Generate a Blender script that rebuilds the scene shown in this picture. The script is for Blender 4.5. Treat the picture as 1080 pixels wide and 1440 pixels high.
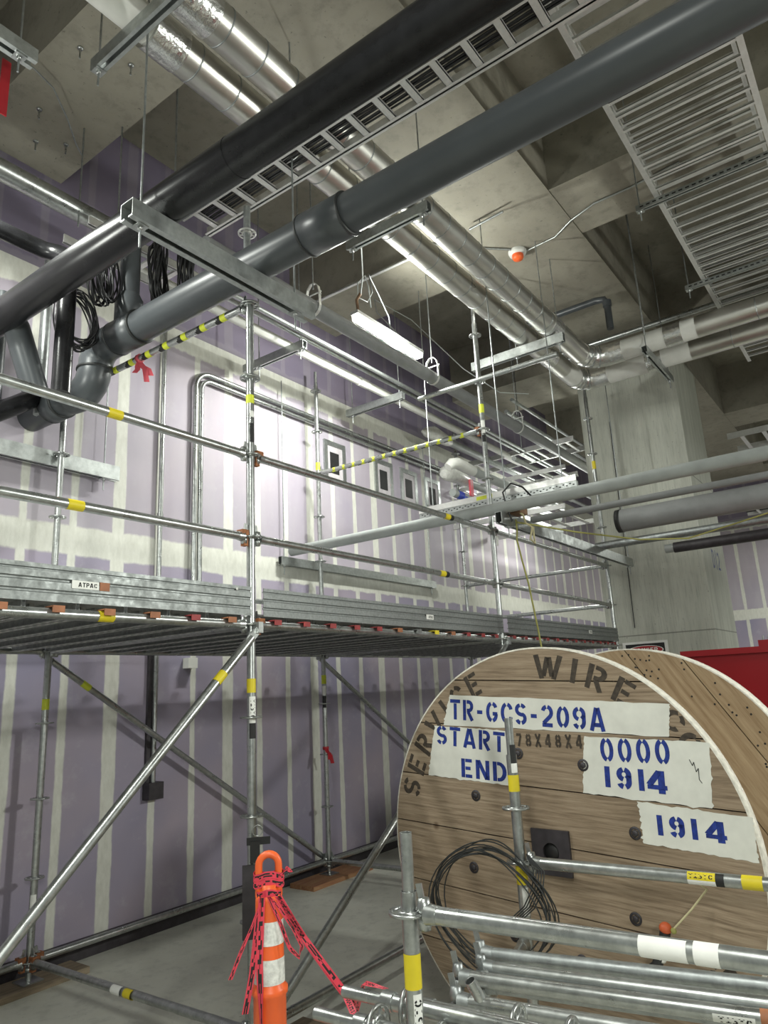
import bpy, math, random
from mathutils import Vector, Matrix
for o in list(bpy.data.objects): bpy.data.objects.remove(o)
S = bpy.context.scene
COL = S.collection
random.seed(7)
PI = math.pi
V = Vector

# ------------------------------------------------------------------ camera, world, lights, exposure
CAM_H = 1.77
yaw, pitch, roll = math.radians(35.722), math.radians(14.0145), math.radians(-2.925)
fw = V((math.cos(pitch)*math.cos(yaw), math.cos(pitch)*math.sin(yaw), math.sin(pitch)))
rt = V((math.sin(yaw), -math.cos(yaw), 0)); up = rt.cross(fw)
r2 = math.cos(roll)*rt + math.sin(roll)*up; u2 = -math.sin(roll)*rt + math.cos(roll)*up
cd = bpy.data.cameras.new('camera'); cam = bpy.data.objects.new('camera', cd); COL.objects.link(cam)
M3 = Matrix((r2, u2, -fw)).transposed().to_4x4(); M3.translation = V((0, 0, CAM_H)); cam.matrix_world = M3
cd.sensor_fit = 'VERTICAL'; cd.sensor_height = 36; cd.sensor_width = 27; cd.lens = 25.0; cd.clip_start = .05
S.camera = cam
S.view_settings.view_transform = 'Standard'; S.view_settings.look = 'None'
S.view_settings.gamma = 1; S.view_settings.use_curve_mapping = False
S.view_settings.exposure = 0.45

w = bpy.data.worlds.new('world'); S.world = w; w.use_nodes = True
w.node_tree.nodes['Background'].inputs[0].default_value = (.86, .93, .84, 1)
w.node_tree.nodes['Background'].inputs[1].default_value = .23

LAMP = (.97, 1.0, .93)
def area(name, loc, sx, sy, power, tilt=(0, 0, 0), spread=180):
    l = bpy.data.lights.new(name, 'AREA'); l.shape = 'RECTANGLE'; l.size = sx; l.size_y = sy
    l.energy = power; l.color = LAMP; l.spread = math.radians(spread)
    o = bpy.data.objects.new(name, l); COL.objects.link(o); o.location = loc; o.rotation_euler = tilt
    return o
# light of the batten in view, then unseen lamps mostly added as fill
area('batten_and_fill_light', (5.42, 3.72, 5.19), 1.1, .07, 60, (math.radians(10), 0, 0))
area('batten_and_fill_light', (1.1, 4.1, 4.95), 1.2, .08, 95, (math.radians(10), math.radians(-8), 0))
area('batten_and_fill_light', (10.6, 4.35, 5.05), 1.2, .08, 45)  # unseen lamp added for the far stretch of wall
area('batten_and_fill_light', (0.2, 0.6, 4.7), 1.2, .10, 60, (0, math.radians(-12), 0))  # added overhead, out of view, to light the reel face
def point_fill(loc, power, r=.12):
    l = bpy.data.lights.new('fill_light', 'POINT'); l.energy = power; l.color = LAMP; l.shadow_soft_size = r
    o = bpy.data.objects.new('fill_light', l); COL.objects.link(o); o.location = loc
point_fill((5.42, 3.66, 5.14), 85, .05)     # side glow of the batten's wrap-round diffuser
point_fill((1.0, 4.1, 3.9), 35)  # unseen fill point added at the left
def aimed_light(loc, aim, sx, sy, power):
    o = area('unseen_flood_light', loc, sx, sy, power); o.rotation_euler = (V(aim)-V(loc)).to_track_quat('-Z', 'Y').to_euler()
aimed_light((-0.9, -1.5, 2.9), (3.2, 2.2, .5), .5, .35, 55)  # unseen lamp added behind the camera to brighten reel and floor
aimed_light((5.3, -2.6, 3.5), (3.6, 4.6, .6), .5, .35, 120)
point_fill((11.2, 4.3, 4.4), 40)  # added fill point, no lamp stands there
area('batten_and_fill_light', (14.4, -0.8, 5.0), 1.2, .10, 110)  # added down-light for the far bay and end wall
area('batten_and_fill_light', (16.6, 0.4, 5.0), 1.2, .10, 80)  # second added down-light for the end wall

# ------------------------------------------------------------------ mesh helpers
class MB:
    def __init__(s): s.v = []; s.f = []; s.sm = []; s.mi = []; s.cur = 0
    def add(s, vs, fs, smooth=False):
        b = len(s.v); s.v += [tuple(p) for p in vs]
        for f in fs: s.f.append([b+i for i in f]); s.sm.append(smooth); s.mi.append(s.cur)
        return s
    def box(s, c, size, ax=None):
        ax = ax or (V((1, 0, 0)), V((0, 1, 0)), V((0, 0, 1))); c = V(c)
        P = [c + ax[0]*(size[0]/2*i) + ax[1]*(size[1]/2*j) + ax[2]*(size[2]/2*k) for i in (-1, 1) for j in (-1, 1) for k in (-1, 1)]
        return s.add(P, [(0, 1, 3, 2), (4, 6, 7, 5), (0, 4, 5, 1), (2, 3, 7, 6), (0, 2, 6, 4), (1, 5, 7, 3)])
    def bb(s, a, b):
        return s.box([(a[i]+b[i])/2 for i in range(3)], [abs(b[i]-a[i]) for i in range(3)])
    def tube(s, p0, p1, r, seg=16, r1=None, caps=True, a0=0, a1=2*PI, ref=None):
        p0 = V(p0); p1 = V(p1); d = (p1-p0).normalized(); r1 = r if r1 is None else r1
        x, y = frame(d, ref); full = abs(a1-a0-2*PI) < 1e-6; n = seg if full else seg+1
        A = [a0+(a1-a0)*i/seg for i in range(n)]
        vs = [p0 + (x*math.cos(a)+y*math.sin(a))*r for a in A] + [p1 + (x*math.cos(a)+y*math.sin(a))*r1 for a in A]
        fs = [(i, (i+1) % n, n+(i+1) % n, n+i) for i in range(seg)]
        s.add(vs, fs, True)
        if caps and full:
            s.add(vs[:n], [list(range(n))[::-1]]); s.add(vs[n:], [list(range(n))])
        return s
    def path(s, pts, r, seg=10, closed=False, caps=True):
        pts = [V(p) for p in pts]; n = len(pts); T = []
        for i in range(n):
            a = pts[i-1] if (i > 0 or closed) else pts[i]; b = pts[(i+1) % n] if (i < n-1 or closed) else pts[i]
            T.append((b-a).normalized())
        x, y = frame(T[0]); vs = []
        for i in range(n):
            x = (x - T[i]*x.dot(T[i])).normalized(); y = T[i].cross(x)
            rr = r[i] if isinstance(r, (list, tuple)) else r
            vs += [pts[i] + (x*math.cos(2*PI*k/seg)+y*math.sin(2*PI*k/seg))*rr for k in range(seg)]
        fs = []
        for i in range(n if closed else n-1):
            j = (i+1) % n
            fs += [(i*seg+k, i*seg+(k+1) % seg, j*seg+(k+1) % seg, j*seg+k) for k in range(seg)]
        s.add(vs, fs, True)
        if caps and not closed:
            s.add(vs[:seg], [list(range(seg))[::-1]]); s.add(vs[-seg:], [list(range(seg))])
        return s
    def lathe(s, prof, o, axis=(0, 0, 1), seg=24):
        o = V(o); d = V(axis).normalized(); x, y = frame(d); vs = []
        for (r, h) in prof:
            vs += [o + d*h + (x*math.cos(2*PI*k/seg)+y*math.sin(2*PI*k/seg))*r for k in range(seg)]
        fs = []
        for i in range(len(prof)-1):
            fs += [(i*seg+k, i*seg+(k+1) % seg, (i+1)*seg+(k+1) % seg, (i+1)*seg+k) for k in range(seg)]
        return s.add(vs, fs, True)
    def ring(s, o, axis, ri, ro, th, seg=20):
        return s.lathe([(ri, -th/2), (ro, -th/2), (ro, th/2), (ri, th/2), (ri, -th/2)], o, axis, seg)
    def ext(s, poly, o, u, v, wv):
        o = V(o); u = V(u); v = V(v); wv = V(wv); n = len(poly)
        a = [o+u*p[0]+v*p[1] for p in poly]; b = [p+wv for p in a]
        return s.add(a+b, [list(range(n))[::-1], [n+i for i in range(n)]] + [(i, (i+1) % n, n+(i+1) % n, n+i) for i in range(n)])
    def ball(s, c, r, seg=12, sc=(1, 1, 1)):
        c = V(c); vs = []; m = seg//2
        for i in range(m+1):
            t = PI*i/m
            for k in range(seg):
                p = 2*PI*k/seg
                vs.append(c+V((r*sc[0]*math.sin(t)*math.cos(p), r*sc[1]*math.sin(t)*math.sin(p), r*sc[2]*math.cos(t))))
        return s.add(vs, [(i*seg+k, (i+1)*seg+k, (i+1)*seg+(k+1) % seg, i*seg+(k+1) % seg) for i in range(m) for k in range(seg)], True)
    def build(s, name, mats, parent=None):
        me = bpy.data.meshes.new(name); me.from_pydata(s.v, [], s.f)
        me.polygons.foreach_set('use_smooth', s.sm)
        for m in (mats if isinstance(mats, (list, tuple)) else [mats]): me.materials.append(m)
        me.polygons.foreach_set('material_index', s.mi); me.update()
        o = bpy.data.objects.new(name, me); COL.objects.link(o)
        if parent is not None:
            o.parent = parent
            if parent.type == 'EMPTY': o.matrix_parent_inverse = Matrix.Translation(-parent.location)
            elif parent.parent is not None: o.matrix_parent_inverse = Matrix.Identity(4)
        return o
def frame(d, ref=None):
    ref = V(ref) if ref else (V((0, 0, 1)) if abs(d.z) < .95 else V((1, 0, 0)))
    x = (ref - d*ref.dot(d)).normalized(); return x, d.cross(x)
def tag(o, label, cat, group=None):
    o['label'] = label; o['category'] = cat
    if group: o['group'] = group
    return o
def thing(name, loc, label, cat, group=None):
    o = bpy.data.objects.new(name, None); COL.objects.link(o); o.location = loc; o.empty_display_size = .1
    return tag(o, label, cat, group)
def struct(name, mb, mat):
    o = mb.build(name, mat); o['kind'] = 'structure'; return o
def arc3(c, a, b, r, a0, a1, n=10):
    c = V(c); a = V(a); b = V(b)
    return [c + a*(r*math.cos(a0+(a1-a0)*i/n)) + b*(r*math.sin(a0+(a1-a0)*i/n)) for i in range(n+1)]

# ------------------------------------------------------------------ materials
def nt(name):
    m = bpy.data.materials.new(name); m.use_nodes = True; t = m.node_tree
    return m, t, t.nodes['Principled BSDF'], t.nodes.new, t.links.new
def noise(t, scale, detail=4, rough=.55, vec=None, stretch=None):
    n = t.nodes.new('ShaderNodeTexNoise'); n.inputs['Scale'].default_value = scale
    n.inputs['Detail'].default_value = detail; n.inputs['Roughness'].default_value = rough
    if vec is None:
        tc = t.nodes.new('ShaderNodeTexCoord'); vec = tc.outputs['Object']
    if stretch:
        mp = t.nodes.new('ShaderNodeMapping'); mp.inputs['Scale'].default_value = stretch
        t.links.new(vec, mp.inputs[0]); vec = mp.outputs[0]
    t.links.new(vec, n.inputs['Vector']); return n.outputs[0]
def ramp(t, fac, stops):
    r = t.nodes.new('ShaderNodeValToRGB'); e = r.color_ramp.elements
    while len(e) < len(stops): e.new(.5)
    for i, (p, c) in enumerate(stops): e[i].position = p; e[i].color = (*c, 1)
    t.links.new(fac, r.inputs[0]); return r.outputs[0]
def bump(t, b, h, strength=.3, dist=.01):
    n = t.nodes.new('ShaderNodeBump'); n.inputs['Strength'].default_value = strength; n.inputs['Distance'].default_value = dist
    t.links.new(h, n.inputs['Height']); t.links.new(n.outputs[0], b.inputs['Normal'])
def mix(t, fac, a, b, mode='MIX'):
    n = t.nodes.new('ShaderNodeMix'); n.data_type = 'RGBA'; n.blend_type = mode
    for s, val in ((0, fac), (6, a), (7, b)):
        if hasattr(val, 'is_output'): t.links.new(val, n.inputs[s])
        else: n.inputs[s].default_value = val if s == 0 else (*val, 1)
    return n.outputs[2]
def math_(t, op, a, b=None, c=None):
    n = t.nodes.new('ShaderNodeMath'); n.operation = op
    for i, val in enumerate((a, b, c)):
        if val is None: continue
        if hasattr(val, 'is_output'): t.links.new(val, n.inputs[i])
        else: n.inputs[i].default_value = val
    return n.outputs[0]
def simple(name, col, rough=.5, metal=0, var=.12, scale=14, bmp=0, emit=0):
    m, t, b, N, L = nt(name)
    lo = tuple(c*(1-var) for c in col); hi = tuple(min(1, c*(1+var)) for c in col)
    f = noise(t, scale)
    L(ramp(t, f, [(.3, lo), (.7, hi)]), b.inputs['Base Color'])
    b.inputs['Roughness'].default_value = rough; b.inputs['Metallic'].default_value = metal
    if bmp: bump(t, b, noise(t, scale*3), bmp, .004)
    if emit:
        b.inputs['Emission Color'].default_value = (*col, 1); b.inputs['Emission Strength'].default_value = emit
    return m
def metal(name, col, rough, var=.2, scale=30, bmp=.0, mtl=.9):
    m, t, b, N, L = nt(name)
    f = noise(t, scale, 5, .6)
    L(ramp(t, f, [(.3, tuple(c*(1-var) for c in col)), (.7, tuple(c*(1+var) for c in col))]), b.inputs['Base Color'])
    L(ramp(t, noise(t, scale*.4), [(.3, (rough*.8,)*3), (.7, (min(1, rough*1.25),)*3)]), b.inputs['Roughness'])
    b.inputs['Metallic'].default_value = mtl
    if bmp: bump(t, b, noise(t, scale*1.3, 3), bmp, .006)
    return m
GALV = metal('galvanised_steel', (.43, .445, .435), .31)
GALVD = metal('dull_galvanised_steel', (.36, .38, .38), .45)
DECK = metal('deck_steel', (.36, .37, .365), .5, .25, mtl=.45)
TOE = metal('toe_board_steel', (.27, .285, .28), .5, .18, 60, mtl=.7)
STRUT = metal('strut_steel', (.42, .44, .43), .42, .15)
ALU = metal('aluminium', (.66, .66, .64), .42, .06, mtl=.75)
JACKET = metal('aluminium_jacket', (.58, .57, .53), .34, .06, 6, mtl=.95)
FOIL = metal('crinkled_foil', (.72, .72, .70), .22, .1, 22, 1.0)
BLACKP = simple('black_pipe', (.010, .010, .011), .27, 0, .3); BLACKP.node_tree.nodes['Principled BSDF'].inputs['Specular IOR Level'].default_value = .3
GREYP = simple('grey_plastic_pipe', (.055, .061, .066), .36, 0, .08, 5)
GREYM = simple('mid_grey_pipe', (.20, .205, .205), .42, 0, .1, 8)
GREYP2 = simple('light_grey_pipe', (.34, .36, .35), .45, 0, .1, 8)
WHITEP = simple('white_jacket', (.68, .68, .64), .5, 0, .06, 8)
WRAP = simple('plastic_wrap', (.72, .72, .68), .25, 0, .15, 20, .8)
DARK = simple('dark_steel', (.045, .04, .045), .5, .2, .3)
BLACKM = simple('matt_black', (.012, .012, .012), .6, 0, .3)
RUBBER = simple('black_rubber', (.02, .022, .022), .5)
CABLE = simple('black_cable', (.012, .012, .013), .38)
RUST = simple('rusty_steel', (.30, .12, .05), .7, .2, .5, 40)
ORTAG = simple('orange_brown_tag', (.33, .13, .06), .6, 0, .25)
REDTAG = simple('red_tag', (.28, .035, .035), .55, 0, .3)
YEL = simple('yellow_sticker', (.68, .55, .02), .5, 0, .05)
LIME = simple('lime_tape', (.66, .72, .05), .5, 0, .05)
WHITES = simple('white_sticker', (.80, .80, .76), .5, 0, .05)
ORANGE = simple('orange_plastic', (.86, .135, .03), .38, 0, .08, 8)
REFL = simple('reflective_sheet', (.74, .74, .70), .4, 0, .2, 60, .3)
TAPE = simple('red_tape', (.72, .05, .085), .42, 0, .12, 30)
REDP = simple('red_paint', (.25, .005, .010), .32, 0, .06, 4)
REDD = simple('sign_red', (.42, .02, .03), .4, 0, .05)
BLUE = simple('blue_tape', (.03, .07, .48), .5)
PINK = simple('pink_tag', (.62, .09, .12), .5)
INKB = simple('blue_stencil_ink', (.010, .03, .21), .6, 0, .4, 60)
INKD = simple('dark_stencil_ink', (.045, .034, .024), .75, 0, .45, 50)
INK = simple('black_ink', (.01, .01, .01), .6)
PAINT = simple('white_brush_paint', (.66, .66, .60), .65, 0, .07, 12)
ROPE = simple('yellow_rope', (.33, .32, .10), .8)
ROPE2 = simple('pale_cord', (.55, .50, .30), .8)
TAN = simple('tan_block', (.20, .12, .07), .8, 0, .3)
LED = bpy.data.materials.new('lit_diffuser'); LED.use_nodes = True
_b = LED.node_tree.nodes['Principled BSDF']; _b.inputs['Emission Color'].default_value = (1, 1, .96, 1); _b.inputs['Emission Strength'].default_value = 9
_b.inputs['Base Color'].default_value = (.9, .9, .9, 1)
TIN = metal('pale_metal', (.70, .70, .68), .35, .05, mtl=.6)

def concrete(name, a, b_, rough=.8, grain=(1, 1, 1), grooves=None):
    m, t, b, N, L = nt(name)
    f1 = noise(t, 1.1, 5, .6, stretch=grain); f2 = noise(t, 9, 6, .65, stretch=grain); f3 = noise(t, 34, 3, .6)
    c = ramp(t, f1, [(.3, a), (.72, b_)])
    c = mix(t, .55, c, ramp(t, f2, [(.28, (.55,)*3), (.5, (1, 1, 1)), (.8, (1.0, .98, .92))]), 'MULTIPLY')
    pit = ramp(t, f3, [(.27, (.45,)*3), (.33, (1, 1, 1))])
    c = mix(t, .8, c, pit, 'MULTIPLY')
    if grooves:
        sep = N('ShaderNodeSeparateXYZ'); tc = N('ShaderNodeTexCoord'); L(tc.outputs['Object'], sep.inputs[0])
        for axis, pos in grooves:
            d = math_(t, 'ABSOLUTE', math_(t, 'SUBTRACT', sep.outputs[axis], pos))
            g = math_(t, 'LESS_THAN', d, .008)
            c = mix(t, math_(t, 'MULTIPLY', g, .6), c, (.1, .1, .085))
    L(c, b.inputs['Base Color']); b.inputs['Roughness'].default_value = rough
    bump(t, b, f2, .15, .01)
    return m
CONC = concrete('ceiling_concrete', (.215, .20, .16), (.32, .30, .245))
COLM = concrete('board_formed_column', (.43, .44, .385), (.58, .59, .52), .75, (7, 7, .5), [(2, 2.30), (2, 4.33)])
FLOORM = concrete('slab_floor', (.46, .46, .40), (.62, .62, .55), .42)

def drywall(name, axis):
    m, t, b, N, L = nt(name)
    tc = N('ShaderNodeTexCoord'); sep = N('ShaderNodeSeparateXYZ'); L(tc.outputs['Object'], sep.inputs[0])
    U = sep.outputs[axis]; Z = sep.outputs[2]
    base = ramp(t, noise(t, .9, 3), [(.35, (.265, .245, .34)), (.52, (.31, .275, .355)), (.68, (.36, .305, .365))])
    sm = noise(t, 5, 5, .7)
    base = mix(t, math_(t, 'MULTIPLY', ramp(t, sm, [(.55, (0, 0, 0)), (.8, (1, 1, 1))]), .35), base, (.55, .53, .56))
    jit = math_(t, 'MULTIPLY', math_(t, 'SUBTRACT', noise(t, 2.2, 5, .7, stretch=(1, 1, .55)), .5), .055)
    def lines(period, off, wd):
        q = math_(t, 'DIVIDE', math_(t, 'SUBTRACT', U, off), period)
        fr = math_(t, 'SUBTRACT', q, math_(t, 'ROUND', q))
        d = math_(t, 'MULTIPLY', math_(t, 'ABSOLUTE', fr), period)
        d = math_(t, 'ADD', d, jit)
        mr = N('ShaderNodeMapRange'); L(d, mr.inputs[0]); mr.inputs[1].default_value = wd; mr.inputs[2].default_value = wd+.012
        mr.inputs[3].default_value = 1; mr.inputs[4].default_value = 0; return mr.outputs[0]
    def hline(z, wd, amp=1.5):
        d = math_(t, 'ADD', math_(t, 'ABSOLUTE', math_(t, 'SUBTRACT', Z, z)), math_(t, 'MULTIPLY', jit, amp))
        mr = N('ShaderNodeMapRange'); L(d, mr.inputs[0]); mr.inputs[1].default_value = wd; mr.inputs[2].default_value = wd+.02
        mr.inputs[3].default_value = 1; mr.inputs[4].default_value = 0; return mr.outputs[0]
    mk = math_(t, 'MAXIMUM', lines(.4067, 3.44, .028), lines(1.22, 3.44, .052))
    mk = math_(t, 'MAXIMUM', mk, hline(3.05, .11)); mk = math_(t, 'MAXIMUM', mk, hline(5.22, .13, 3.0))
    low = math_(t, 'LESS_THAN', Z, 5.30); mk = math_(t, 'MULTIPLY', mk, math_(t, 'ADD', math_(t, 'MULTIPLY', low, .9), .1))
    pale_band = math_(t, 'MULTIPLY', low, math_(t, 'GREATER_THAN', Z, 3.05))
    base = mix(t, math_(t, 'MULTIPLY', pale_band, .62), base, ramp(t, noise(t, 1.7, 4, .6, stretch=(1, 1, .3)), [(.35, (.38, .335, .38)), (.65, (.47, .43, .45))]))
    unlit_top = math_(t, 'SUBTRACT', 1.0, low); base = mix(t, math_(t, 'MULTIPLY', unlit_top, .8), base, (.15, .125, .18))  # bare purple board above the joint, darkened in colour for want of light
    # base takes a paler, pinker tone in the upper band
    mud = ramp(t, noise(t, 26, 4, .7, stretch=(1, 1, .35)), [(.3, (.57, .57, .50)), (.7, (.70, .70, .63))])
    c = mix(t, math_(t, 'MULTIPLY', mk, .92), base, mud)
    L(c, b.inputs['Base Color']); b.inputs['Roughness'].default_value = .62
    bump(t, b, mk, .12, .004)
    return m
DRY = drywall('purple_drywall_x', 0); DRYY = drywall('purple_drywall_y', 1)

def wood(name, tones, grain=(1.2, 16, 16), rough=.75, sc=3.0):
    m, t, b, N, L = nt(name)
    tc = N('ShaderNodeTexCoord')
    warp = noise(t, 1.6, 3, .5)
    mp = N('ShaderNodeMapping'); mp.inputs['Scale'].default_value = grain
    add = N('ShaderNodeVectorMath'); add.operation = 'ADD'
    L(tc.outputs['Object'], mp.inputs[0]); L(mp.outputs[0], add.inputs[0])
    cmb = N('ShaderNodeCombineXYZ'); L(math_(t, 'MULTIPLY', warp, .7), cmb.inputs[1]); L(cmb.outputs[0], add.inputs[1])
    g = N('ShaderNodeTexNoise'); g.inputs['Scale'].default_value = sc; g.inputs['Detail'].default_value = 6; g.inputs['Roughness'].default_value = .68
    L(add.outputs[0], g.inputs['Vector'])
    c = ramp(t, g.outputs[0], [(.3, tones[0]), (.5, tones[1]), (.7, tones[2])])
    pl = noise(t, .9, 2); c = mix(t, .4, c, ramp(t, pl, [(.35, (.6, .55, .5)), (.65, (1, 1, 1))]), 'MULTIPLY')
    kn = N('ShaderNodeTexVoronoi'); kn.inputs['Scale'].default_value = 2.6; L(tc.outputs['Object'], kn.inputs['Vector'])
    k = ramp(t, kn.outputs['Distance'], [(.03, (.32, .24, .18)), (.07, (1, 1, 1))])
    c = mix(t, .85, c, k, 'MULTIPLY')
    L(c, b.inputs['Base Color']); b.inputs['Roughness'].default_value = rough
    bump(t, b, g.outputs[0], .2, .004)
    return m
PLANK = wood('weathered_plank', ((.14, .098, .062), (.285, .215, .145), (.39, .31, .22)), (1.0, 20, 20))
PLANK2 = wood('fresh_plank', ((.24, .155, .08), (.36, .26, .155), (.46, .35, .22)), (.8, 12, 12))
EDGE = simple('pale_ply_edge', (.66, .63, .55), .8, 0, .2, 40)
TIMBER = wood('sole_timber', ((.13, .10, .07), (.23, .18, .12), (.30, .24, .17)), (1, 10, 10))
TIMBER2 = wood('reddish_timber', ((.25, .10, .06), (.36, .18, .09), (.42, .27, .14)), (1, 10, 10))

# ------------------------------------------------------------------ setting
WY = 5.26
struct('floor', MB().bb((-4, -8, -.2), (18.7, WY+.3, 0)), FLOORM)
struct('ceiling', MB().bb((-4, -8, 7.07), (18.7, WY+.3, 7.3)), CONC)
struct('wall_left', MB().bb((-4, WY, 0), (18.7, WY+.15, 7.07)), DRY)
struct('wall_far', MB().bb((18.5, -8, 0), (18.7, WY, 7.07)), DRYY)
struct('baseboard_left', MB().bb((-4, WY-.035, 0), (18.5, WY, .13)), DARK)
for (x0, x1) in ((-2.6, -1.8), (1.95, 2.74), (5.61, 6.45), (9.35, 10.45), (13.15, 14.05), (17.2, 18.0)):
    struct('trim_1', MB().bb((x0, -8, 6.19), (x1, WY, 7.07)), CONC).name = 'trim_beam'
for (y0, y1) in ((1.97, 3.33), (-6.0, -4.6)):
    struct('trim_girder', MB().bb((-4, y0, 6.185), (18.5, y1, 7.065)), CONC)
struct('trim_column', MB().bb((9.68, 1.97, 0), (11.0, 3.33, 6.19)), COLM)

# ------------------------------------------------------------------ stroke lettering
def A(cx, cy, rx, ry, a0, a1, n=8):
    return [(cx+rx*math.cos(math.radians(a0+(a1-a0)*i/n)), cy+ry*math.sin(math.radians(a0+(a1-a0)*i/n))) for i in range(n+1)]
G = {
 'T': (.6, [[(0, .91), (.6, .91)], [(.3, .8), (.3, 0)]]),
 'R': (.6, [[(.09, 0), (.09, 1)], [(.22, .91), (.34, .91)] + A(.34, .70, .17, .21, 90, -90)[1:] + [(.22, .49)], [(.30, .42), (.53, 0)]]),
 '-': (.4, [[(.05, .45), (.35, .45)]]),
 'G': (.64, [A(.32, .5, .23, .41, 80, -75, 6)[:0] + A(.32, .5, .23, .41, 100, 262, 10), A(.32, .62, .23, .29, 78, 20, 5), A(.32, .38, .23, .29, -78, -10, 5) + [(.55, .42)], [(.36, .42), (.62, .42)]]),
 'C': (.6, [A(.32, .5, .23, .41, 100, 260, 10), A(.32, .64, .23, .27, 78, 8, 5), A(.32, .36, .23, .27, -78, -8, 5)]),
 'S': (.6, [A(.30, .70, .21, .21, 25, 85, 5), A(.30, .70, .21, .21, 100, 250, 7) + [(.34, .47)] + A(.30, .30, .21, .21, 60, -80, 7), A(.30, .30, .21, .21, -100, -160, 5)]),
 '2': (.6, [A(.30, .66, .21, .25, 165, 100, 5), A(.30, .66, .21, .25, 82, -40, 7) + [(.12, .16)], [(.06, .09), (.56, .09)]]),
 '0': (.6, [A(.30, .5, .21, .41, 100, 260, 10), A(.30, .5, .21, .41, -80, 80, 10)]),
 '9': (.6, [A(.30, .68, .21, .23, 100, 260, 8), A(.30, .68, .21, .23, 80, -60, 8), [(.51, .66), (.51, .36)] + A(.30, .34, .21, .25, 0, -75, 6), A(.30, .3, .21, .21, -105, -165, 5)]),
 'A': (.7, [[(.09, 0), (.32, 1)], [(.38, 1), (.61, 0)], [(.2, .26), (.5, .26)]]),
 'E': (.54, [[(.09, 0), (.09, 1)], [(.2, .91), (.52, .91)], [(.2, .5), (.45, .5)], [(.2, .09), (.52, .09)]]),
 'N': (.64, [[(.09, 0), (.09, 1)], [(.55, 0), (.55, 1)], [(.13, .98), (.51, .02)]]),
 'D': (.62, [[(.09, 0), (.09, 1)], [(.2, .91), (.28, .91)] + A(.28, .5, .25, .41, 90, -90, 10)[1:] + [(.2, .09)]]),
 '1': (.28, [[(.14, 0), (.14, 1)]]),
 '4': (.62, [[(.40, .98), (.08, .36)], [(.02, .27), (.60, .27)], [(.44, 1), (.44, .36)], [(.44, .2), (.44, 0)]]),
 '7': (.6, [[(.04, .91), (.56, .91)], [(.52, .84), (.24, 0)]]),
 '8': (.6, [A(.30, .71, .18, .20, 100, 260, 7), A(.30, .71, .18, .20, -80, 80, 7), A(.30, .29, .21, .20, 100, 260, 7), A(.30, .29, .21, .20, -80, 80, 7)]),
 'X': (.6, [[(.06, 0), (.54, 1)], [(.54, 0), (.36, .38)], [(.24, .62), (.06, 1)]]),
 'W': (.9, [[(.06, 1), (.24, 0)], [(.30, .1), (.44, .9)], [(.48, .9), (.60, .1)], [(.66, 0), (.84, 1)]]),
 'I': (.24, [[(.12, 0), (.12, 1)]]),
 'V': (.66, [[(.06, 1), (.30, .05)], [(.36, .05), (.60, 1)]]),
 'O': (.66, [A(.33, .5, .24, .41, 100, 260, 10), A(.33, .5, .24, .41, -80, 80, 10)]),
 'P': (.58, [[(.09, 0), (.09, 1)], [(.22, .91), (.34, .91)] + A(.34, .68, .17, .23, 90, -90)[1:] + [(.22, .45)]]),
}
def ribbon2(stroke, t):
    n = len(stroke); L_, R_ = [], []
    for i, p in enumerate(stroke):
        a = stroke[max(i-1, 0)]; b = stroke[min(i+1, n-1)]
        dx, dy = b[0]-a[0], b[1]-a[1]; l = math.hypot(dx, dy) or 1
        nx, ny = -dy/l*t/2, dx/l*t/2
        L_.append((p[0]+nx, p[1]+ny)); R_.append((p[0]-nx, p[1]-ny))
    return L_, R_
def letters(mb, text, fn, width, height, t=.18, gap=.16):
    """draw text in a width x height box; fn maps (x,y) in metres to a 3D point"""
    tot = sum(G[c][0] if c != ' ' else .3 for c in text) + gap*(len(text)-1)
    sx = width/tot; x = 0
    for c in text:
        if c != ' ':
            for st in G[c][1]:
                L_, R_ = ribbon2(st, t); n = len(st)
                vs = [fn((x+p[0])*sx, p[1]*height) for p in L_] + [fn((x+p[0])*sx, p[1]*height) for p in R_]
                mb.add(vs, [(i, n+i, n+i+1, i+1) for i in range(n-1)])
        x += (G[c][0] if c != ' ' else .3) + gap
    return mb
def flat(o, u, v): 
    o = V(o); u = V(u); v = V(v); return lambda x, y: o+u*x+v*y

# ------------------------------------------------------------------ scaffold builders
TR = .0242
def rosette(mb, x, y, z):
    mb.ring((x, y, z), (0, 0, 1), TR-.002, .036, .012, 16); mb.ring((x, y, z), (0, 0, 1), .052, .062, .009, 20)
    for k in range(8):
        a = PI/8+k*PI/4
        mb.box((x+.044*math.cos(a), y+.044*math.sin(a), z), (.02, .009, .008), (V((math.cos(a), math.sin(a), 0)), V((-math.sin(a), math.cos(a), 0)), V((0, 0, 1))))
def hollow(mb, p0, p1, r, seg=18, t=.003):
    mb.tube(p0, p1, r, seg, caps=False); mb.tube(p0, p1, r-t, seg, caps=False)
    d = (V(p1)-V(p0)).normalized()
    for p in (p0, p1): mb.ring(V(p), d, r-t, r, .0006, seg)
def head(mb, p, d):
    """wedge head of a ledger at p, ledger leaving along d"""
    p = V(p); d = V(d).normalized(); side = d.cross(V((0, 0, 1))).normalized(); z = V((0, 0, 1))
    mb.lathe([(.0, -.044), (.017, -.042), (.021, -.02), (.021, -.007), (.008, -.006)], p+d*.052, z, 10); mb.lathe([(.008, .006), (.021, .007), (.021, .02), (.017, .042), (.0, .044)], p+d*.052, z, 10)
    mb.tube(p+d*.062, p+d*.10, .030, 12, .0255)
    mb.box(p+d*.047+z*.03, (.020, .006, .10), ((d*.97+z*.2).normalized(), side, (z*.97-d*.2).normalized()))
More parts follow.
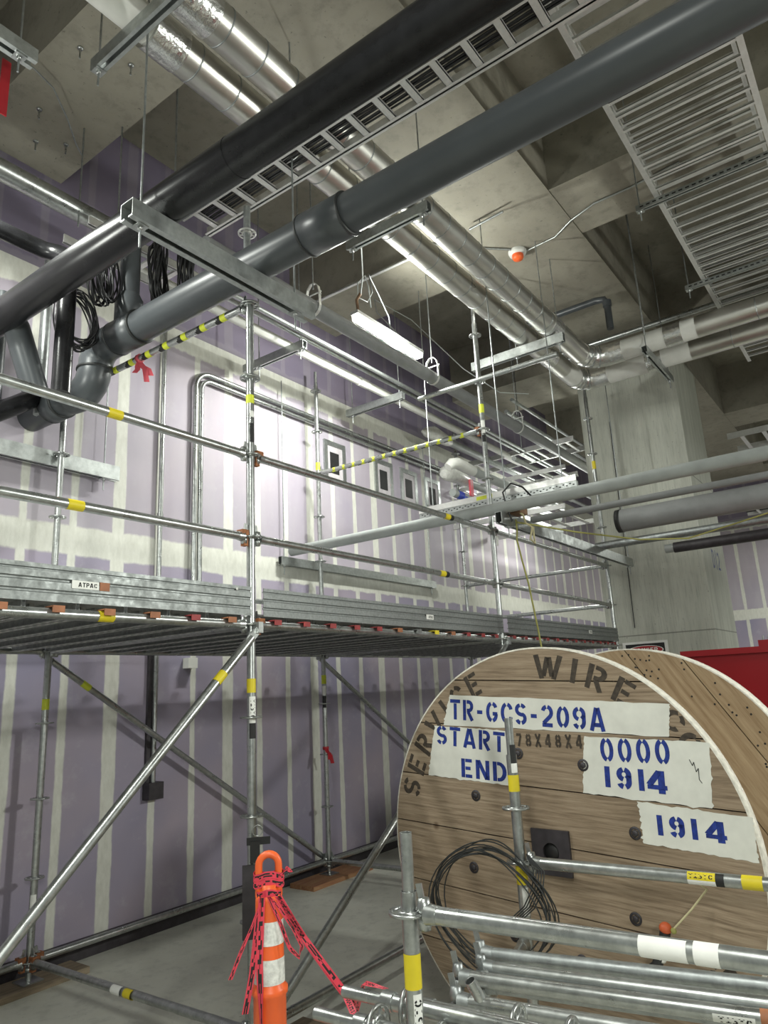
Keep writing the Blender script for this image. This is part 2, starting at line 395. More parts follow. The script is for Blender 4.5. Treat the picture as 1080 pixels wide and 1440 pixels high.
def standard(x, y, z0, z1, levels, parent, label=None, spigot=True, mat=None):
    mb = MB(); top = z1-.16 if spigot else z1
    hollow(mb, (x, y, z0+.12), (x, y, top), TR)
    if spigot: hollow(mb, (x, y, top-.02), (x, y, z1), .0185)
    mb.tube((x, y, z0), (x, y, z0+.14), .017, 12); mb.box((x, y, z0+.004), (.14, .14, .008))
    mb.lathe([(.0, 0), (.035, 0), (.035, .03), (.0, .03)], (x, y, z0+.06), seg=12)
    o = mb.build('standard', mat or GALV, parent)
    for z in levels:
        if z0 < z < top: 
            rb = MB(); rosette(rb, x, y, z); rb.build('rosette', GALV, o)
    if label: o['label'] = label
    return o
def ledger(p0, p1, parent, name='ledger', mat=None, heads=True, r=TR):
    p0 = V(p0); p1 = V(p1); d = (p1-p0).normalized(); mb = MB()
    mb.tube(p0+d*.09, p1-d*.09, r, 16)
    if heads: head(mb, p0, d); head(mb, p1, -d)
    return mb.build(name, mat or GALV, parent)
def brace(p0, p1, parent):
    p0 = V(p0); p1 = V(p1); d = (p1-p0).normalized(); mb = MB()
    mb.tube(p0+d*.07, p1-d*.07, .0242, 14)
    n = V((0, 1, 0)) if abs(d.y) < .5 else V((1, 0, 0))
    for p, s in ((p0, 1), (p1, -1)):
        mb.box(p+d*s*.045, (.15, .016, .042), (d, n, d.cross(n)))
        mb.tube(p-n*.022, p+n*.03, .016, 10); mb.box(p+V((0, 0, .01)), (.035, .05, .06))
    return mb.build('diagonal_brace', GALV, parent)
def sleeve(p0, p1, r, mat, parent, name='sticker', a0=0, a1=2*PI, ref=None, seg=16):
    mb = MB(); mb.tube(p0, p1, r+.0009, seg, caps=False, a0=a0, a1=a1, ref=ref)
    o = mb.build(name, mat, parent); return o
def strip_letters(p0, d, ref, r, text, w_, h_, parent, ang=0, mat=None):
    """letters wrapped on a tube: run along d, height around the tube"""
    p0 = V(p0); d = V(d).normalized(); x, y = frame(d, ref)
    def fn(a, b):
        th = ang+(b-h_/2)/r
        return p0+d*a+(x*math.cos(th)+y*math.sin(th))*(r+.0016)
    mb = letters(MB(), text, fn, w_, h_, .2); return mb.build('sticker_lettering', mat or INK, parent)

LV = [.16+.5*k for k in range(12)]
FY, BY = 2.98, 5.05
XS = (.74, 2.81, 5.857, 8.94); XB = (.74, 2.785, 5.79, 8.94)
sc = thing('scaffold', (4.8, 4.0, 0), 'tall galvanised tube scaffold with a raised steel deck along the purple wall', 'scaffold')
postA = standard(2.81, FY, .04, 4.185, LV, sc, spigot=False)
standard(.74, FY, .04, 4.6, LV, sc)
postD = standard(5.857, FY, .04, 5.45, LV, sc); postE = standard(8.94, FY, .04, 5.62, LV, sc)
postB = standard(2.785, BY, .04, 4.69, LV, sc); postC = standard(5.79, BY, .04, 5.40, LV, sc)
standard(8.94, BY, .04, 5.60, LV, sc); standard(.74, BY, .04, 4.6, LV, sc)
LED_F = {}
for i in range(3):
    for z in (2.16, 2.66, 3.16):
        LED_F[i, z] = ledger((XS[i], FY, z), (XS[i+1], FY, z), sc)
    for z in (.16, 2.16, 2.66): LED_F[i, -z] = ledger((XB[i], BY, z), (XB[i+1], BY, z), sc)
ledger((2.81, FY, .16), (5.857, FY, .16), sc); ledger((5.857, FY, .16), (8.94, FY, .16), sc)
crossAB = ledger((2.81, FY, .16), (2.785, BY, .16), sc); ledger((5.857, FY, .16), (5.79, BY, .16), sc)
for x, xb in zip(XS, XB): ledger((x, FY, 2.16), (xb, BY, 2.16), sc)
for z in (2.66, 3.16): ledger((8.94, FY, z), (8.94, BY, z), sc)
haz = [ledger((2.81, FY, 4.16), (2.785, BY, 4.16), sc), ledger((5.857, FY, 4.16), (5.79, BY, 4.16), sc)]
ledger((5.857-.05, 2.05, 4.66), (5.857-.05, 3.75, 4.66), sc, 'coupled_tube', heads=False)
b1 = brace((2.81, FY-.055, 2.13), (.74, FY-.055, .16), sc)
b2 = brace((2.785, BY+.055, 2.13), (5.79, BY+.055, .18), sc)
brace((5.79, BY+.055, 2.13), (8.94, BY+.055, .16), sc); brace((5.857, FY-.055, 2.13), (2.81, FY-.055, .16), sc)
# hazard bands on the two high cross tubes
for L_, xa, xb in ((haz[0], 2.81, 2.785), (haz[1], 5.857, 5.79)):
    n = 9 if L_ is haz[0] else 13
    for k in range(n):
        f = .10+.84*k/n; wd = .05
        q0 = V((xa+(xb-xa)*f, FY+(BY-FY)*f, 4.16)); q1 = q0+V((0, wd, 0)); q2 = q1+V((0, wd, 0))
        sleeve(q0, q1, TR, LIME, L_, 'hazard_tape'); sleeve(q1, q2, TR, BLACKM, L_, 'hazard_tape')
# deck planks with hooks
def plank(x0, wd, tagm, parent):
    mb = MB(); z = 2.195; t = .004
    y0, y1 = FY+.02, BY-.02
    mb.bb((x0+.004, y0, z+.02), (x0+wd-.004, y1, z+.03))
    for xx in (x0+.006, x0+wd-.010):
        mb.bb((xx, y0, z-.045), (xx+t, y1, z+.03)); 
    mb.bb((x0+.006, y0, z-.045), (x0+.034, y1, z-.041)); mb.bb((x0+wd-.034, y0, z-.045), (x0+wd-.006, y1, z-.041))
    for k in (.36, .64): mb.bb((x0+wd*k-.012, y0+.1, z-.02), (x0+wd*k+.012, y1-.1, z+.02))
    mb.cur = 1      # rows of pressed slots along the folded lips
    for xx in (x0+.02, x0+wd-.02):
        yy = y0+.06
        while yy < y1-.1:
            mb.box((xx, yy, z-.0455), (.012, .022, .0012)); yy += .075
    o = mb.build('deck_plank', [DECK, TIN], parent)
    for yy, sgn in ((FY, 1), (BY, -1)):
        h = MB()
        h.box((x0+wd/2, yy-.012*sgn, z-.006), (.055, .062, .006)); h.box((x0+wd/2, yy-.042*sgn, z-.018), (.055, .005, .030))
        h.build('hook', tagm if sgn == 1 else DECK, o)
for i in range(3):
    n = 8 if i == 0 else 12; x0 = XS[i]+.05; wd = (XS[i+1]-XS[i]-.10)/n
    for k in range(n):
        tm = ORTAG if i == 0 else (REDTAG if (k < 5 or k > 8 or i == 2) else [ORTAG, GALV, YEL, ORTAG][k-5])
        if i == 0 and k == 6: tm = REDTAG
        plank(x0+k*wd, wd, tm, sc)
# toe boards
for i in range(3):
    a, b = XS[i]+.05, XS[i+1]-.045; y = FY-.05
    prof = [(0, 2.205), (0, 2.24), (.008, 2.245), (.008, 2.252), (0, 2.257), (0, 2.29), (.008, 2.295), (.008, 2.302), (0, 2.307), (0, 2.335), (.008, 2.338), (.008, 2.343), (0, 2.346), (0, 2.365)]
    poly = [(p[0], p[1]) for p in prof]+[(p[0]+.003, p[1]) for p in reversed(prof)]
    mb = MB().ext(poly, (a, y, 0), (0, 1, 0), (0, 0, 1), (b-a, 0, 0))
    tb = mb.build('toe_board', TOE, sc)
    sx = {0: 1.70, 1: 4.55, 2: 7.9}[i]; wd = .13 if i == 0 else .10
    s_ = MB().box((sx+wd/2, y-.002, 2.288), (wd, .001, .036)).build('sticker', WHITES, tb)
    if i == 0:
        MB().box((sx+wd+.03, y-.002, 2.288), (.05, .001, .038)).build('sticker', ORTAG, tb)['label'] = 'brown sticker'
        MB().ring((2.66, y-.002, 2.345), (0, 1, 0), 0, .008, .001, 12).build('rivet', WHITES, tb)
    lb = letters(MB(), 'ATPAC', flat((sx+.03, y-.0032, 2.278), (1, 0, 0), (0, 0, 1)), wd-.04, .02, .2); lb.build('sticker_lettering', INK, tb)
# stickers on tubes
def yel_post(o, x, y, z, h=.08, m=None): sleeve((x, y, z), (x, y, z+h), TR, m or YEL, o)
yel_post(postA, 2.81, FY, 1.79, .075); yel_post(postA, 2.81, FY, 3.49, .055, LIME)
toC = V((-2.81, -FY, 0)).normalized()
def vsticker(o, x, y, z0, z1, m, off=0, half=.8):
    d = V((-x, -y, 0)).normalized()
    sleeve((x, y, z0), (x, y, z1), TR, m, o, a0=off-half, a1=off+half, ref=d, seg=8); return d
d_ = vsticker(postA, 2.81, FY, 1.63, 1.77, WHITES, .35)
strip_letters((2.81, FY, 1.755), (0, 0, -1), d_, TR, 'ATPAC', .10, .024, postA, -.35)
vsticker(postA, 2.81, FY, 1.55, 1.63, BLACKM, .35); vsticker(postA, 2.81, FY, 3.24, 3.36, BLACKM, .5, .6); vsticker(postA, 2.81, FY, 3.40, 3.44, WHITES, .5, .6)
yel_post(postB, 2.785, BY, 1.75, .075, LIME); yel_post(postC, 5.79, BY, 1.86, .09, LIME); yel_post(postC, 5.79, BY, 4.20, .09, LIME)
vsticker(postC, 5.79, BY, 1.62, 1.74, BLACKM); vsticker(postC, 5.79, BY, 1.75, 1.84, WHITES)
yel_post(postD, 5.857, FY, 4.33, .09, LIME); vsticker(postD, 5.857, FY, 4.03, 4.10, BLACKM); vsticker(postD, 5.857, FY, 4.12, 4.25, WHITES)
yel_post(postE, 8.94, FY, 4.45, .11, YEL); vsticker(postB, 2.785, BY, .48, .56, WHITES)
for i, z, x in ((0, 3.16, 1.86), (0, 2.66, 1.68), (0, 2.16, 1.86), (1, 3.16, 5.0), (1, 2.66, 4.86)):
    L_ = LED_F[i, z]; sleeve((x, FY, z), (x+.08, FY, z), TR, YEL, L_)
    if i == 1: sleeve((x+.08, FY, z), (x+.13, FY, z), TR, BLACKM, L_)
dd = (V((.74, FY, .16))-V((2.81, FY, 2.13))).normalized(); q = V((2.81, FY-.055, 2.13))+dd*.34; sleeve(q, q+dd*.07, .0242, YEL, b1)
dd = (V((5.79, BY, .18))-V((2.785, BY, 2.13))).normalized(); q = V((2.785, BY+.055, 2.13))+dd*.36; sleeve(q, q+dd*.08, .0242, LIME, b2)
sleeve((2.79, 4.03, .16), (2.79, 4.12, .16), TR, WHITES, crossAB); sleeve((2.79, 3.93, .16), (2.79, 4.0, .16), TR, YEL, crossAB)
# rusted wedges
for (x, y, z, dx, dy) in ((2.785, BY, .16, .06, 0), (2.785, BY, .16, -.06, 0), (2.785, BY, .16, 0, -.06), (2.81, FY, 2.16, .06, 0), (2.81, FY, 3.16, .06, 0), (2.785, BY, 2.66, .06, 0), (2.81, FY, 2.66, -.06, 0), (5.857, FY, 4.16, 0, .06)):
    MB().box((x+dx, y+dy, z+.02), (.05, .05, .035)).box((x+dx*.8, y+dy*.8, z-.01), (.03, .03, .09)).build('rusty_wedge', RUST, sc)['label'] = 'rust brown wedge'
def tie(name, o, label, mat, seed):
    rnd = random.Random(seed); mb = MB(); o = V(o)
    mb.ring(o, (0, 1, 0) if seed == 1 else (0, 0, 1), TR, TR+.008, .03, 14)
    for k in range(3):
        d = V((rnd.uniform(-.5, .8), rnd.uniform(-.9, .3), -1)).normalized(); p = o+V((0, 0, -TR)) if seed == 1 else o+V((-.02, -.022, 0))
        q = [p, p+d*.04, p+d*.08+V((.01, -.01, .01)), p+d*(.10+.04*k)]; sd = V((.014, -.012, 0))
        for a, b in zip(q[:-1], q[1:]): mb.add([a-sd, a+sd, b+sd, b-sd], [(0, 1, 2, 3)])
    return tag(mb.build(name, mat), label, 'ribbon')
tie('pink_ribbon', (2.797, 4.10, 4.16), 'pink ribbon tied on the hazard striped tube below the grey pipe', PINK, 1)
tie('red_ribbon', (5.79, BY, 1.22), 'dark red ribbon tied on the far back scaffold post under the deck', REDD, 2)
# timbers under the posts
def sole(x0, x1, y0, y1, label, mat=TIMBER):
    o = MB().bb((x0, y0, 0), (x1, y1, .04)).build('sole_board', mat); return tag(o, label, 'timber board')
sole(1.6, 3.15, 4.93, 5.17, 'grey timber sole board under the scaffold post nearest the left edge')
sole(5.35, 6.25, 4.86, 5.16, 'reddish timber sole board under the far back scaffold post', TIMBER2)
sole(2.3, 3.3, 2.86, 3.10, 'timber sole board under the scaffold post behind the orange delineator')
sole(5.4, 6.3, 2.86, 3.10, 'timber sole board under the scaffold post behind the cable reel')
sole(8.6, 9.3, 2.86, 3.10, 'timber sole board under the scaffold post beside the concrete column')
sole(8.6, 9.3, 4.93, 5.17, 'timber sole board under the farthest scaffold post at the wall')

# ------------------------------------------------------------------ storage rack of scaffold tubes (foreground)
rk = thing('tube_rack', (2.4, 1.3, 0), 'low rack of scaffold posts and tubes standing in front of the cable reel', 'scaffold rack')
p1_ = standard(1.88, 1.333, .0, 1.352, [.136, .636, 1.136], rk)
p2_ = standard(3.07, 1.566, .0, 1.615, [.23, .73, 1.23], rk)
standard(1.88, -.72, .0, 1.36, [.136, .636, 1.136], rk); standard(3.07, -.49, .0, 1.6, [.23, .73, 1.23], rk)
rb_ = MB(); rosette(rb_, 3.07, 1.566, 1.01); rb_.build('rosette', GALV, p2_)
l1 = ledger((1.88, 1.333, 1.136), (1.88, -.72, 1.17), rk); l2 = ledger((3.07, 1.566, 1.01), (3.07, -.49, 1.03), rk)
for x0, y0, x1, y1 in ((1.88, 1.333, 3.07, 1.566), (1.88, -.72, 3.07, -.49)): ledger((x0, y0, .68), (x1, y1, .70), rk)
ledger((1.88, .3, .69), (3.07, .45, .70), rk, heads=False)
d_ = vsticker(p1_, 1.88, 1.333, .80, .93, WHITES, .45, .55); strip_letters((1.88, 1.333, .815), (0, 0, 1), d_, TR, 'ATPAC', .10, .022, p1_, .45)
yel_post(p1_, 1.88, 1.333, .94, .09); vsticker(p1_, 1.88, 1.333, .73, .80, BLACKM, .45, .55)
yel_post(p2_, 3.07, 1.566, 1.30, .07); yel_post(p2_, 3.07, 1.566, .92, .08); vsticker(p2_, 3.07, 1.566, 1.42, 1.50, BLACKM, .4, .6); vsticker(p2_, 3.07, 1.566, 1.38, 1.42, WHITES, .4, .6)
vsticker(p2_, 3.07, 1.566, .80, .91, WHITES, .4, .6)
sleeve((1.88, .66, 1.147), (1.88, .55, 1.149), TR, WHITES, l1, a0=-1.0, a1=1.5, ref=(-1, 0, .3)); sleeve((1.88, .535, 1.149), (1.88, .48, 1.15), TR, WHITES, l1, a0=-1.3, a1=1.9, ref=(-1, 0, .3))
sleeve((3.07, .86, 1.017), (3.07, .76, 1.018), TR, WHITES, l2, a0=0.1, a1=1.0, ref=(-1, 0, 0)); sleeve((3.07, .86, 1.017), (3.07, .76, 1.018), TR, YEL, l2, a0=-1.2, a1=.1, ref=(-1, 0, 0))
sleeve((3.07, .76, 1.018), (3.07, .73, 1.018), TR, BLACKM, l2, a0=-1.2, a1=1.0, ref=(-1, 0, 0)); sleeve((3.07, .67, 1.019), (3.07, .60, 1.02), TR, YEL, l2)
strip_letters((3.07, .855, 1.017), (0, -1, 0), (-1, 0, 0), TR, 'ATPAC', .085, .015, l2, .5*(-1))
# loose tubes lying on the rack
def loose_ledger(p0, p1, label, stub=None, mat=None):
    p0 = V(p0); p1 = V(p1); d = (p1-p0).normalized()
    mid = (p0+p1)/2; t = thing('loose_ledger', (mid.x, mid.y, min(p0.z, p1.z)-TR), label, 'scaffold tube')
    MB().tube(p0+d*.09, p1-d*.09, TR, 16).build('tube', mat or GALV, t)
    for p, s in ((p0, d), (p1, -d)):
        h = MB(); head(h, p, s); h.build('wedge_head', GALVD, t)
    if stub:
        q = p0+d*stub; n = d.cross(V((0, 0, 1))).normalized()
        sb = MB(); hollow(sb, q+V((0, 0, .01)), q+V((-.03, .02, .075)), .0185); sb.build('spigot', GALV, t)
    return t
ZR = .695+TR*2+.01
a_ = loose_ledger((2.56, 1.56, ZR+.05), (2.90, -.35, ZR+.05), 'top dull ledger on the tube pile, nearest the cable reel', mat=GALVD)
loose_ledger((2.49, 1.52, ZR+.03), (2.83, -.38, ZR+.02), 'second ledger from the cable reel on the tube pile')
b_ = loose_ledger((2.38, 1.55, ZR+.03), (2.70, -.40, ZR+.03), 'bright ledger in the middle of the pile with a white sticker')
loose_ledger((2.23, 1.47, ZR+.02), (2.53, -.45, ZR+.01), 'bright ledger with an upright spigot stub, third back from the front', stub=.14)
loose_ledger((2.435, 1.48, ZR), (2.765, -.42, ZR), 'lower dull ledger under the two rear ledgers of the pile', mat=GALVD)
loose_ledger((2.12, .74, ZR+.02), (2.32, -.9, ZR+.02), 'short ledger at the front of the pile near the bottom edge')
q = V((2.38, 1.55, ZR+.03)); d = (V((2.70, -.40, ZR+.03))-q).normalized()
tb = b_.children[0]
sleeve(q+d*.87, q+d*.985, TR, WHITES, tb, a0=.0, a1=1.7, ref=(-1, 0, .2)); strip_letters(q+d*.885, d, (-1, 0, .2), TR, 'ATPAC', .09, .018, tb, .6)
sleeve(q+d*1.0, q+d*1.04, TR, ORTAG, tb); sleeve(q+d*1.05, q+d*1.10, TR, YEL, tb)
def loose_standard(p0, p1, label, ros):
    p0 = V(p0); p1 = V(p1); d = (p1-p0).normalized(); mid = (p0+p1)/2
    t = thing('loose_standard', (mid.x, mid.y, min(p0.z, p1.z)-.062), label, 'scaffold tube')
    sp = MB(); hollow(sp, p0, p0+d*.2, .0185); sp.tube(p0+d*.1+V((-.0187, 0, .0)), p0+d*.1+V((-.0192, 0, 0)), .006, 8); sp.build('spigot', GALV, t)
    tb = MB(); hollow(tb, p0+d*.17, p1, TR); tb.tube(p0+d*.15, p0+d*.19, .028, 14); tb.build('tube', GALV, t)
    for q in ros:
        r_ = MB(); r_.ring(p0+d*q, d, TR-.002, .036, .012, 16); r_.ring(p0+d*q, d, .052, .062, .009, 20)
        x, y = frame(d)
        for k in range(8):
            a = PI/8+k*PI/4; e = x*math.cos(a)+y*math.sin(a)
            r_.box(p0+d*q+e*.044, (.02, .009, .008), (e, d.cross(e), d))
        r_.build('rosette', GALV, t)
    return t
loose_standard((1.965, 1.665, .845), (2.10, -.6, .83), 'loose standard with spigot end, rear one of the two beside the yellow stickered post', [.245, .745])
loose_standard((1.83, 1.665, .83), (1.96, -.6, .82), 'loose standard with spigot end, front one lowest in the picture', [.225, .725])
loose_standard((2.08, 1.60, .80), (2.24, -.9, .79), 'loose standard lying behind the yellow stickered post, rosette upright', [.47, .97])
loose_standard((1.93, 1.45, .78), (2.06, -.7, .77), 'loose standard low in the pile, mostly under its neighbours', [.16])

# ------------------------------------------------------------------ cable reel
RC = V((3.45, 1.606, .973)); ra = -.098; RR = .968
rn = V((math.cos(ra), math.sin(ra), 0)); ru = V((math.sin(ra), -math.cos(ra), 0)); rz = V((0, 0, 1))
def rp(u, v, w=0): return RC+ru*u+rz*v-rn*w        # w: out of the front face
reel = thing('cable_reel', (RC.x+.6*rn.x, RC.y+.6*rn.y, 0), 'large wooden cable reel stencilled in blue, standing behind the tube rack', 'cable reel')
def planked(rot, seams, w0, w1, R_):
    """disc of planks between face offsets w0 and w1; seams are v positions in rotated coordinates"""
    mb = MB(); c, s = math.cos(rot), math.sin(rot)
    ed = [-R_]+seams+[R_]
    for a, b in zip(ed[:-1], ed[1:]):
        a2, b2 = a+.003, b-.003; pts = []
        n = 14; vs = [a2+(b2-a2)*i/n for i in range(n+1)]
        rgt = [(math.sqrt(max(R_*R_-v*v, 0)), v) for v in vs]; poly = rgt+[(-p[0], p[1]) for p in reversed(rgt)]
        poly = [(p[0]*c-p[1]*s, p[0]*s+p[1]*c) for p in poly]
        clean = [poly[0]]
        for p in poly[1:]:
            if math.dist(p, clean[-1]) > 1e-4: clean.append(p)
        if math.dist(clean[0], clean[-1]) < 1e-4: clean.pop()
        mb.ext(clean, rp(0, 0, w0), ru, rz, -rn*(w1-w0))
    return mb
def local(o, rot):
    """give a face-on part its own axes so the grain runs along its planks"""
    Mx = Matrix((ru*math.cos(rot)+rz*math.sin(rot), -ru*math.sin(rot)+rz*math.cos(rot), -rn)).transposed().to_4x4(); Mx.translation = RC
    o.data.transform(Mx.inverted()); o.matrix_parent_inverse = Matrix.Translation(-reel.location) @ Mx
    return o
rot = -.052
local(planked(rot, [-.80, -.535, -.262, .03, .287, .566, .803], -.04, 0, RR-.002).build('front_flange', PLANK, reel), rot)
local(planked(math.radians(-60), [-.75, -.5, -.25, 0, .25, .5, .75], -.06, -.042, RR-.004).build('front_inner_layer', PLANK2, reel), math.radians(-60))
rf_ = planked(math.radians(-57), [-.76, -.5, -.24, .02, .29, .55, .8], -1.14, -1.09, RR); rf_.cur = 1; rnd = random.Random(3)
for k in range(60):      # nails through the inner face
    a = rnd.uniform(.2, 2.2); rr = rnd.choice((.80, .86, .92))+rnd.uniform(-.02, .02)
    rf_.tube(rp(rr*math.cos(a), rr*math.sin(a), -1.0895), rp(rr*math.cos(a), rr*math.sin(a), -1.0887), .006, 8)
local(rf_.build('rear_flange', [PLANK2, BLACKM], reel), math.radians(-57))
local(planked(rot, [-.80, -.535, -.262, .03, .287, .566, .803], -1.19, -1.142, RR-.003).build('rear_outer_layer', PLANK, reel), rot)
for w0, w1 in ((-.061, .001), (-1.19, -1.089)):
    MB().lathe([(RR-.005, -w1), (RR+.003, -w1), (RR+.003, -w0), (RR-.005, -w0)], RC, rn, 96).build('flange_rim', EDGE, reel)['label'] = 'pale flange rim'
dr = MB()
for k in range(28):
    a = 2*PI*k/28; e = ru*math.cos(a)+rz*math.sin(a); tng = -ru*math.sin(a)+rz*math.cos(a)
    dr.box(RC+rn*.59+e*.47, (.1, 1.0, .035), (tng, rn, e))
dr.build('drum', PLANK2, reel)
# painted patches (thin brush paint with ragged edges)
def patch(cor, seed):
    rnd = random.Random(seed); out = []
    for i in range(4):
        a, b = V((*cor[i], 0)), V((*cor[(i+1) % 4], 0)); n = 22
        for k in range(n):
            p = a+(b-a)*(k/n); nrm = V((-(b-a).y, (b-a).x, 0)).normalized(); p += nrm*rnd.uniform(-.003, .003)*(2.5 if rnd.random() < .1 else 1)*(2 if i == 2 and seed == 3 else 1)
            out.append((p.x, p.y))
    return MB().ext(out, rp(0, 0, .0004), ru, rz, -rn*.0012).build('painted_patch', PAINT, reel)
patches = [patch(c, i) for i, c in enumerate((
    [(-.585, .592), (-.53, .752), (.684, .672), (.662, .533)][::-1], [(-.713, .325), (-.65, .588), (-.172, .560), (-.19, .292)][::-1],
    [(.216, .278), (.255, .535), (.830, .512), (.802, .246)][::-1], [(.482, .082), (.479, .255), (.955, .222), (.95, .052)][::-1]))]
def face_text(txt, x, y, w_, h_, slope, mat, parent, t=.18, gap=.16, shear=-.08):
    o = rp(x, y, .0022); uu = ru*math.cos(slope)+rz*math.sin(slope); vv = rz*math.cos(slope)-ru*math.sin(slope)+uu*-shear*.0
    return letters(MB(), txt, flat(o, uu, vv), w_, h_, t, gap).build('stencil_lettering', mat, parent)
sl_ = -.07
face_text('TR-GCS-209A', -.535, .622, .905, .107, -.075, INKB, patches[0])
face_text('START', -.642, .490, .445, .100, -.088, INKB, patches[1]); face_text('END', -.486, .322, .285, .096, -.055, INKB, patches[1])
face_text('0000', .328, .420, .325, .110, -.018, INKB, patches[2], gap=.2); face_text('191', .332, .310, .19, .092, -.05, INKB, patches[2], .24, .3); face_text('4', .53, .296, .095, .096, -.05, INKB, patches[2], .2)
face_text('191', .552, .122, .175, .083, -.03, INKB, patches[3], .24, .3); face_text('4', .755, .115, .09, .083, -.03, INKB, patches[3], .2)
face_text('78X48X4', -.125, .485, .365, .062, -.02, INKD, reel, .2, .45)
sg = MB()
for a, b in (((.735, .44), (.745, .415)), ((.745, .415), (.752, .43)), ((.752, .43), (.757, .39)), ((.757, .39), (.768, .405)), ((.768, .405), (.765, .36)), ((.765, .36), (.775, .345))):
    L_, R_ = ribbon2([a, b], .003); sg.add([rp(*L_[0], .0026), rp(*R_[0], .0026), rp(*R_[1], .0026), rp(*L_[1], .0026)], [(0, 1, 2, 3)])
sg.build('pen_scribble', INK, patches[2])
# stencilled ring text
def ring_text(txt, a_start, a_end, r_in, h_):
    span = a_start-a_end; Lm = span*(r_in+h_/2)
    def fn(x, y):
        a = a_start-x/(r_in+h_/2); return rp((r_in+y)*math.cos(a), (r_in+y)*math.sin(a), .0009)
    letters(MB(), txt, fn, Lm, h_, .17, .3).build('stencil_lettering', INKD, reel)
ring_text('SERVICE', math.radians(166), math.radians(112), .815, .125)
ring_text('WIRE', math.radians(88.5), math.radians(54), .815, .118); ring_text('C', math.radians(44), math.radians(38.5), .872, .09); ring_text('O', math.radians(37), math.radians(31), .85, .10)
ring_text('S', math.radians(-24), math.radians(-31), .79, .105)
# bolts and hub
for k in range(8):
    a = math.radians(15+45*k); c = rp(.465*math.cos(a), .465*math.sin(a))
    bm = MB().ring(c-rn*.0012, rn, .018, .028, .003, 20); bm.lathe([(0, -.010), (.012, -.010), (.016, -.004), (.016, .002)], c, rn, 6)
    bo = bm.build('bolt', DARK, reel)
hb = MB(); n = 28; sq = []
for k in range(n):
    a = 2*PI*k/n+PI/4; m_ = max(abs(math.cos(a)), abs(math.sin(a))); sq.append((.102/m_*math.cos(a), .102/m_*math.sin(a)))
ci = [(.043*math.cos(2*PI*k/n+PI/4)+.0, .043*math.sin(2*PI*k/n+PI/4)) for k in range(n)]
def hp(p, w_): return rp(p[0]+.02, p[1]+0, w_)
for k in range(n):
    j = (k+1) % n
    hb.add([hp(sq[k], .014), hp(sq[j], .014), hp(ci[j], .014), hp(ci[k], .014)], [(0, 1, 2, 3)])
    hb.add([hp(sq[k], .0), hp(sq[j], .0), hp(sq[j], .014), hp(sq[k], .014)], [(0, 1, 2, 3)])
    hb.add([hp(ci[k], .014), hp(ci[j], .014), hp(ci[j], .002), hp(ci[k], .002)], [(0, 1, 2, 3)])
hb.build('hub_plate', DARK, reel)
MB().ring(hp((0, 0), .002), rn, 0, .043, .002, 24).build('arbor_hole', BLACKM, reel)

# wire coil hanging over the rack tube in front of the reel
wc = MB(); rnd = random.Random(5)
for k in range(11):
    o = rnd.uniform(-.02, .02); pts = []
    ry = .25+rnd.uniform(-.02, .03); rzv = .235+rnd.uniform(-.015, .025); cy = 1.70+o; cz = .82+rnd.uniform(-.015, .02)
    for i in range(40):
        a = 2*PI*i/40
        pts.append((2.98+.05*math.sin(a*1.0+k)+.004*k, cy+ry*math.cos(a)*(1+.12*math.sin(2*a+1.2)), cz+rzv*math.sin(a)))
    wc.path(pts, .0032, 5, closed=True)
for k in range(5):
    y0 = 1.42+.012*k; wc.path([(3.0, 1.50, 1.06), (2.99, y0, 1.0), (2.98, y0+.01, .93), (2.97, y0+.05, .86), (2.95, y0+.12, .80), (2.93, y0+.25, .76)], .003, 5)
tag(wc.build('wire_coil', RUBBER), 'loose coil of thin black wire hung over the tube in front of the reel hub', 'wire')
# strap with orange ball and cord
ob = thing('tie_down_strap', (3.3, 1.05, .56), 'black strap with an orange ball and yellow cord hanging at the reel face', 'strap')
MB().ball((3.30, 1.047, .755), .026, 14, (1, 1, .9)).build('ball', simple('orange_ball', (.62, .12, .04), .5), ob)
MB().path([(3.29, 1.02, .75), (3.29, .93, .84), (3.29, .857, .924), (3.20, .87, .97), (3.10, .88, 1.0), (3.075, .88, 1.0)], .004, 6).build('cord', ROPE2, ob)
MB().ball((3.29, 1.012, .752), .013, 8).build('knot', ROPE, ob)
MB().path([(3.30, 1.05, .74), (3.30, 1.07, .67), (3.29, 1.10, .61), (3.28, 1.17, .56)], .022, 10).build('sleeve', RUBBER, ob)
for p, d in (((3.30, 1.085, .64), (0, .5, -1)), ((3.285, 1.14, .58), (0, 1, -.8))): MB().ring(p, d, .021, .026, .012, 14).build('cable_tie', WHITES, ob)

# ------------------------------------------------------------------ delineator and tape
cx, cy = 2.033, 2.068
dl = thing('delineator_post', (cx, cy, 0), 'orange traffic delineator post with two white reflective bands and a loop handle', 'traffic post')
MB().lathe([(0, 0), (.19, 0), (.19, .03), (.10, .05), (.062, .07), (.058, .5), (.0575, .742), (.064, .75), (.064, .768), (.054, .776), (.051, .9), (.049, 1.05), (.046, 1.068), (.03, 1.075), (.03, 1.10), (0, 1.10)], (cx, cy, 0), seg=32).build('body', ORANGE, dl)
for z0, z1, r0, r1 in ((.785, .865, .0545, .0530), (.909, .985, .0520, .0505)):
    MB().lathe([(r0, z0), (r1, z1)], (cx, cy, 0), seg=32).build('reflective_band', REFL, dl)
e = V((math.sin(math.radians(45.5)), -math.cos(math.radians(45.5)), 0))
MB().path([V((cx, cy, 1.06))-e*.036, V((cx, cy, 1.13))-e*.036]+arc3((cx, cy, 1.165), -e, (0, 0, 1), .036, 0, PI, 10)+[V((cx, cy, 1.13))+e*.036, V((cx, cy, 1.06))+e*.036], .0135, 10).build('handle', ORANGE, dl)
tp = thing('barricade_tape', (cx, cy, .9), 'red barricade tape with black print knotted around the orange delineator', 'tape')
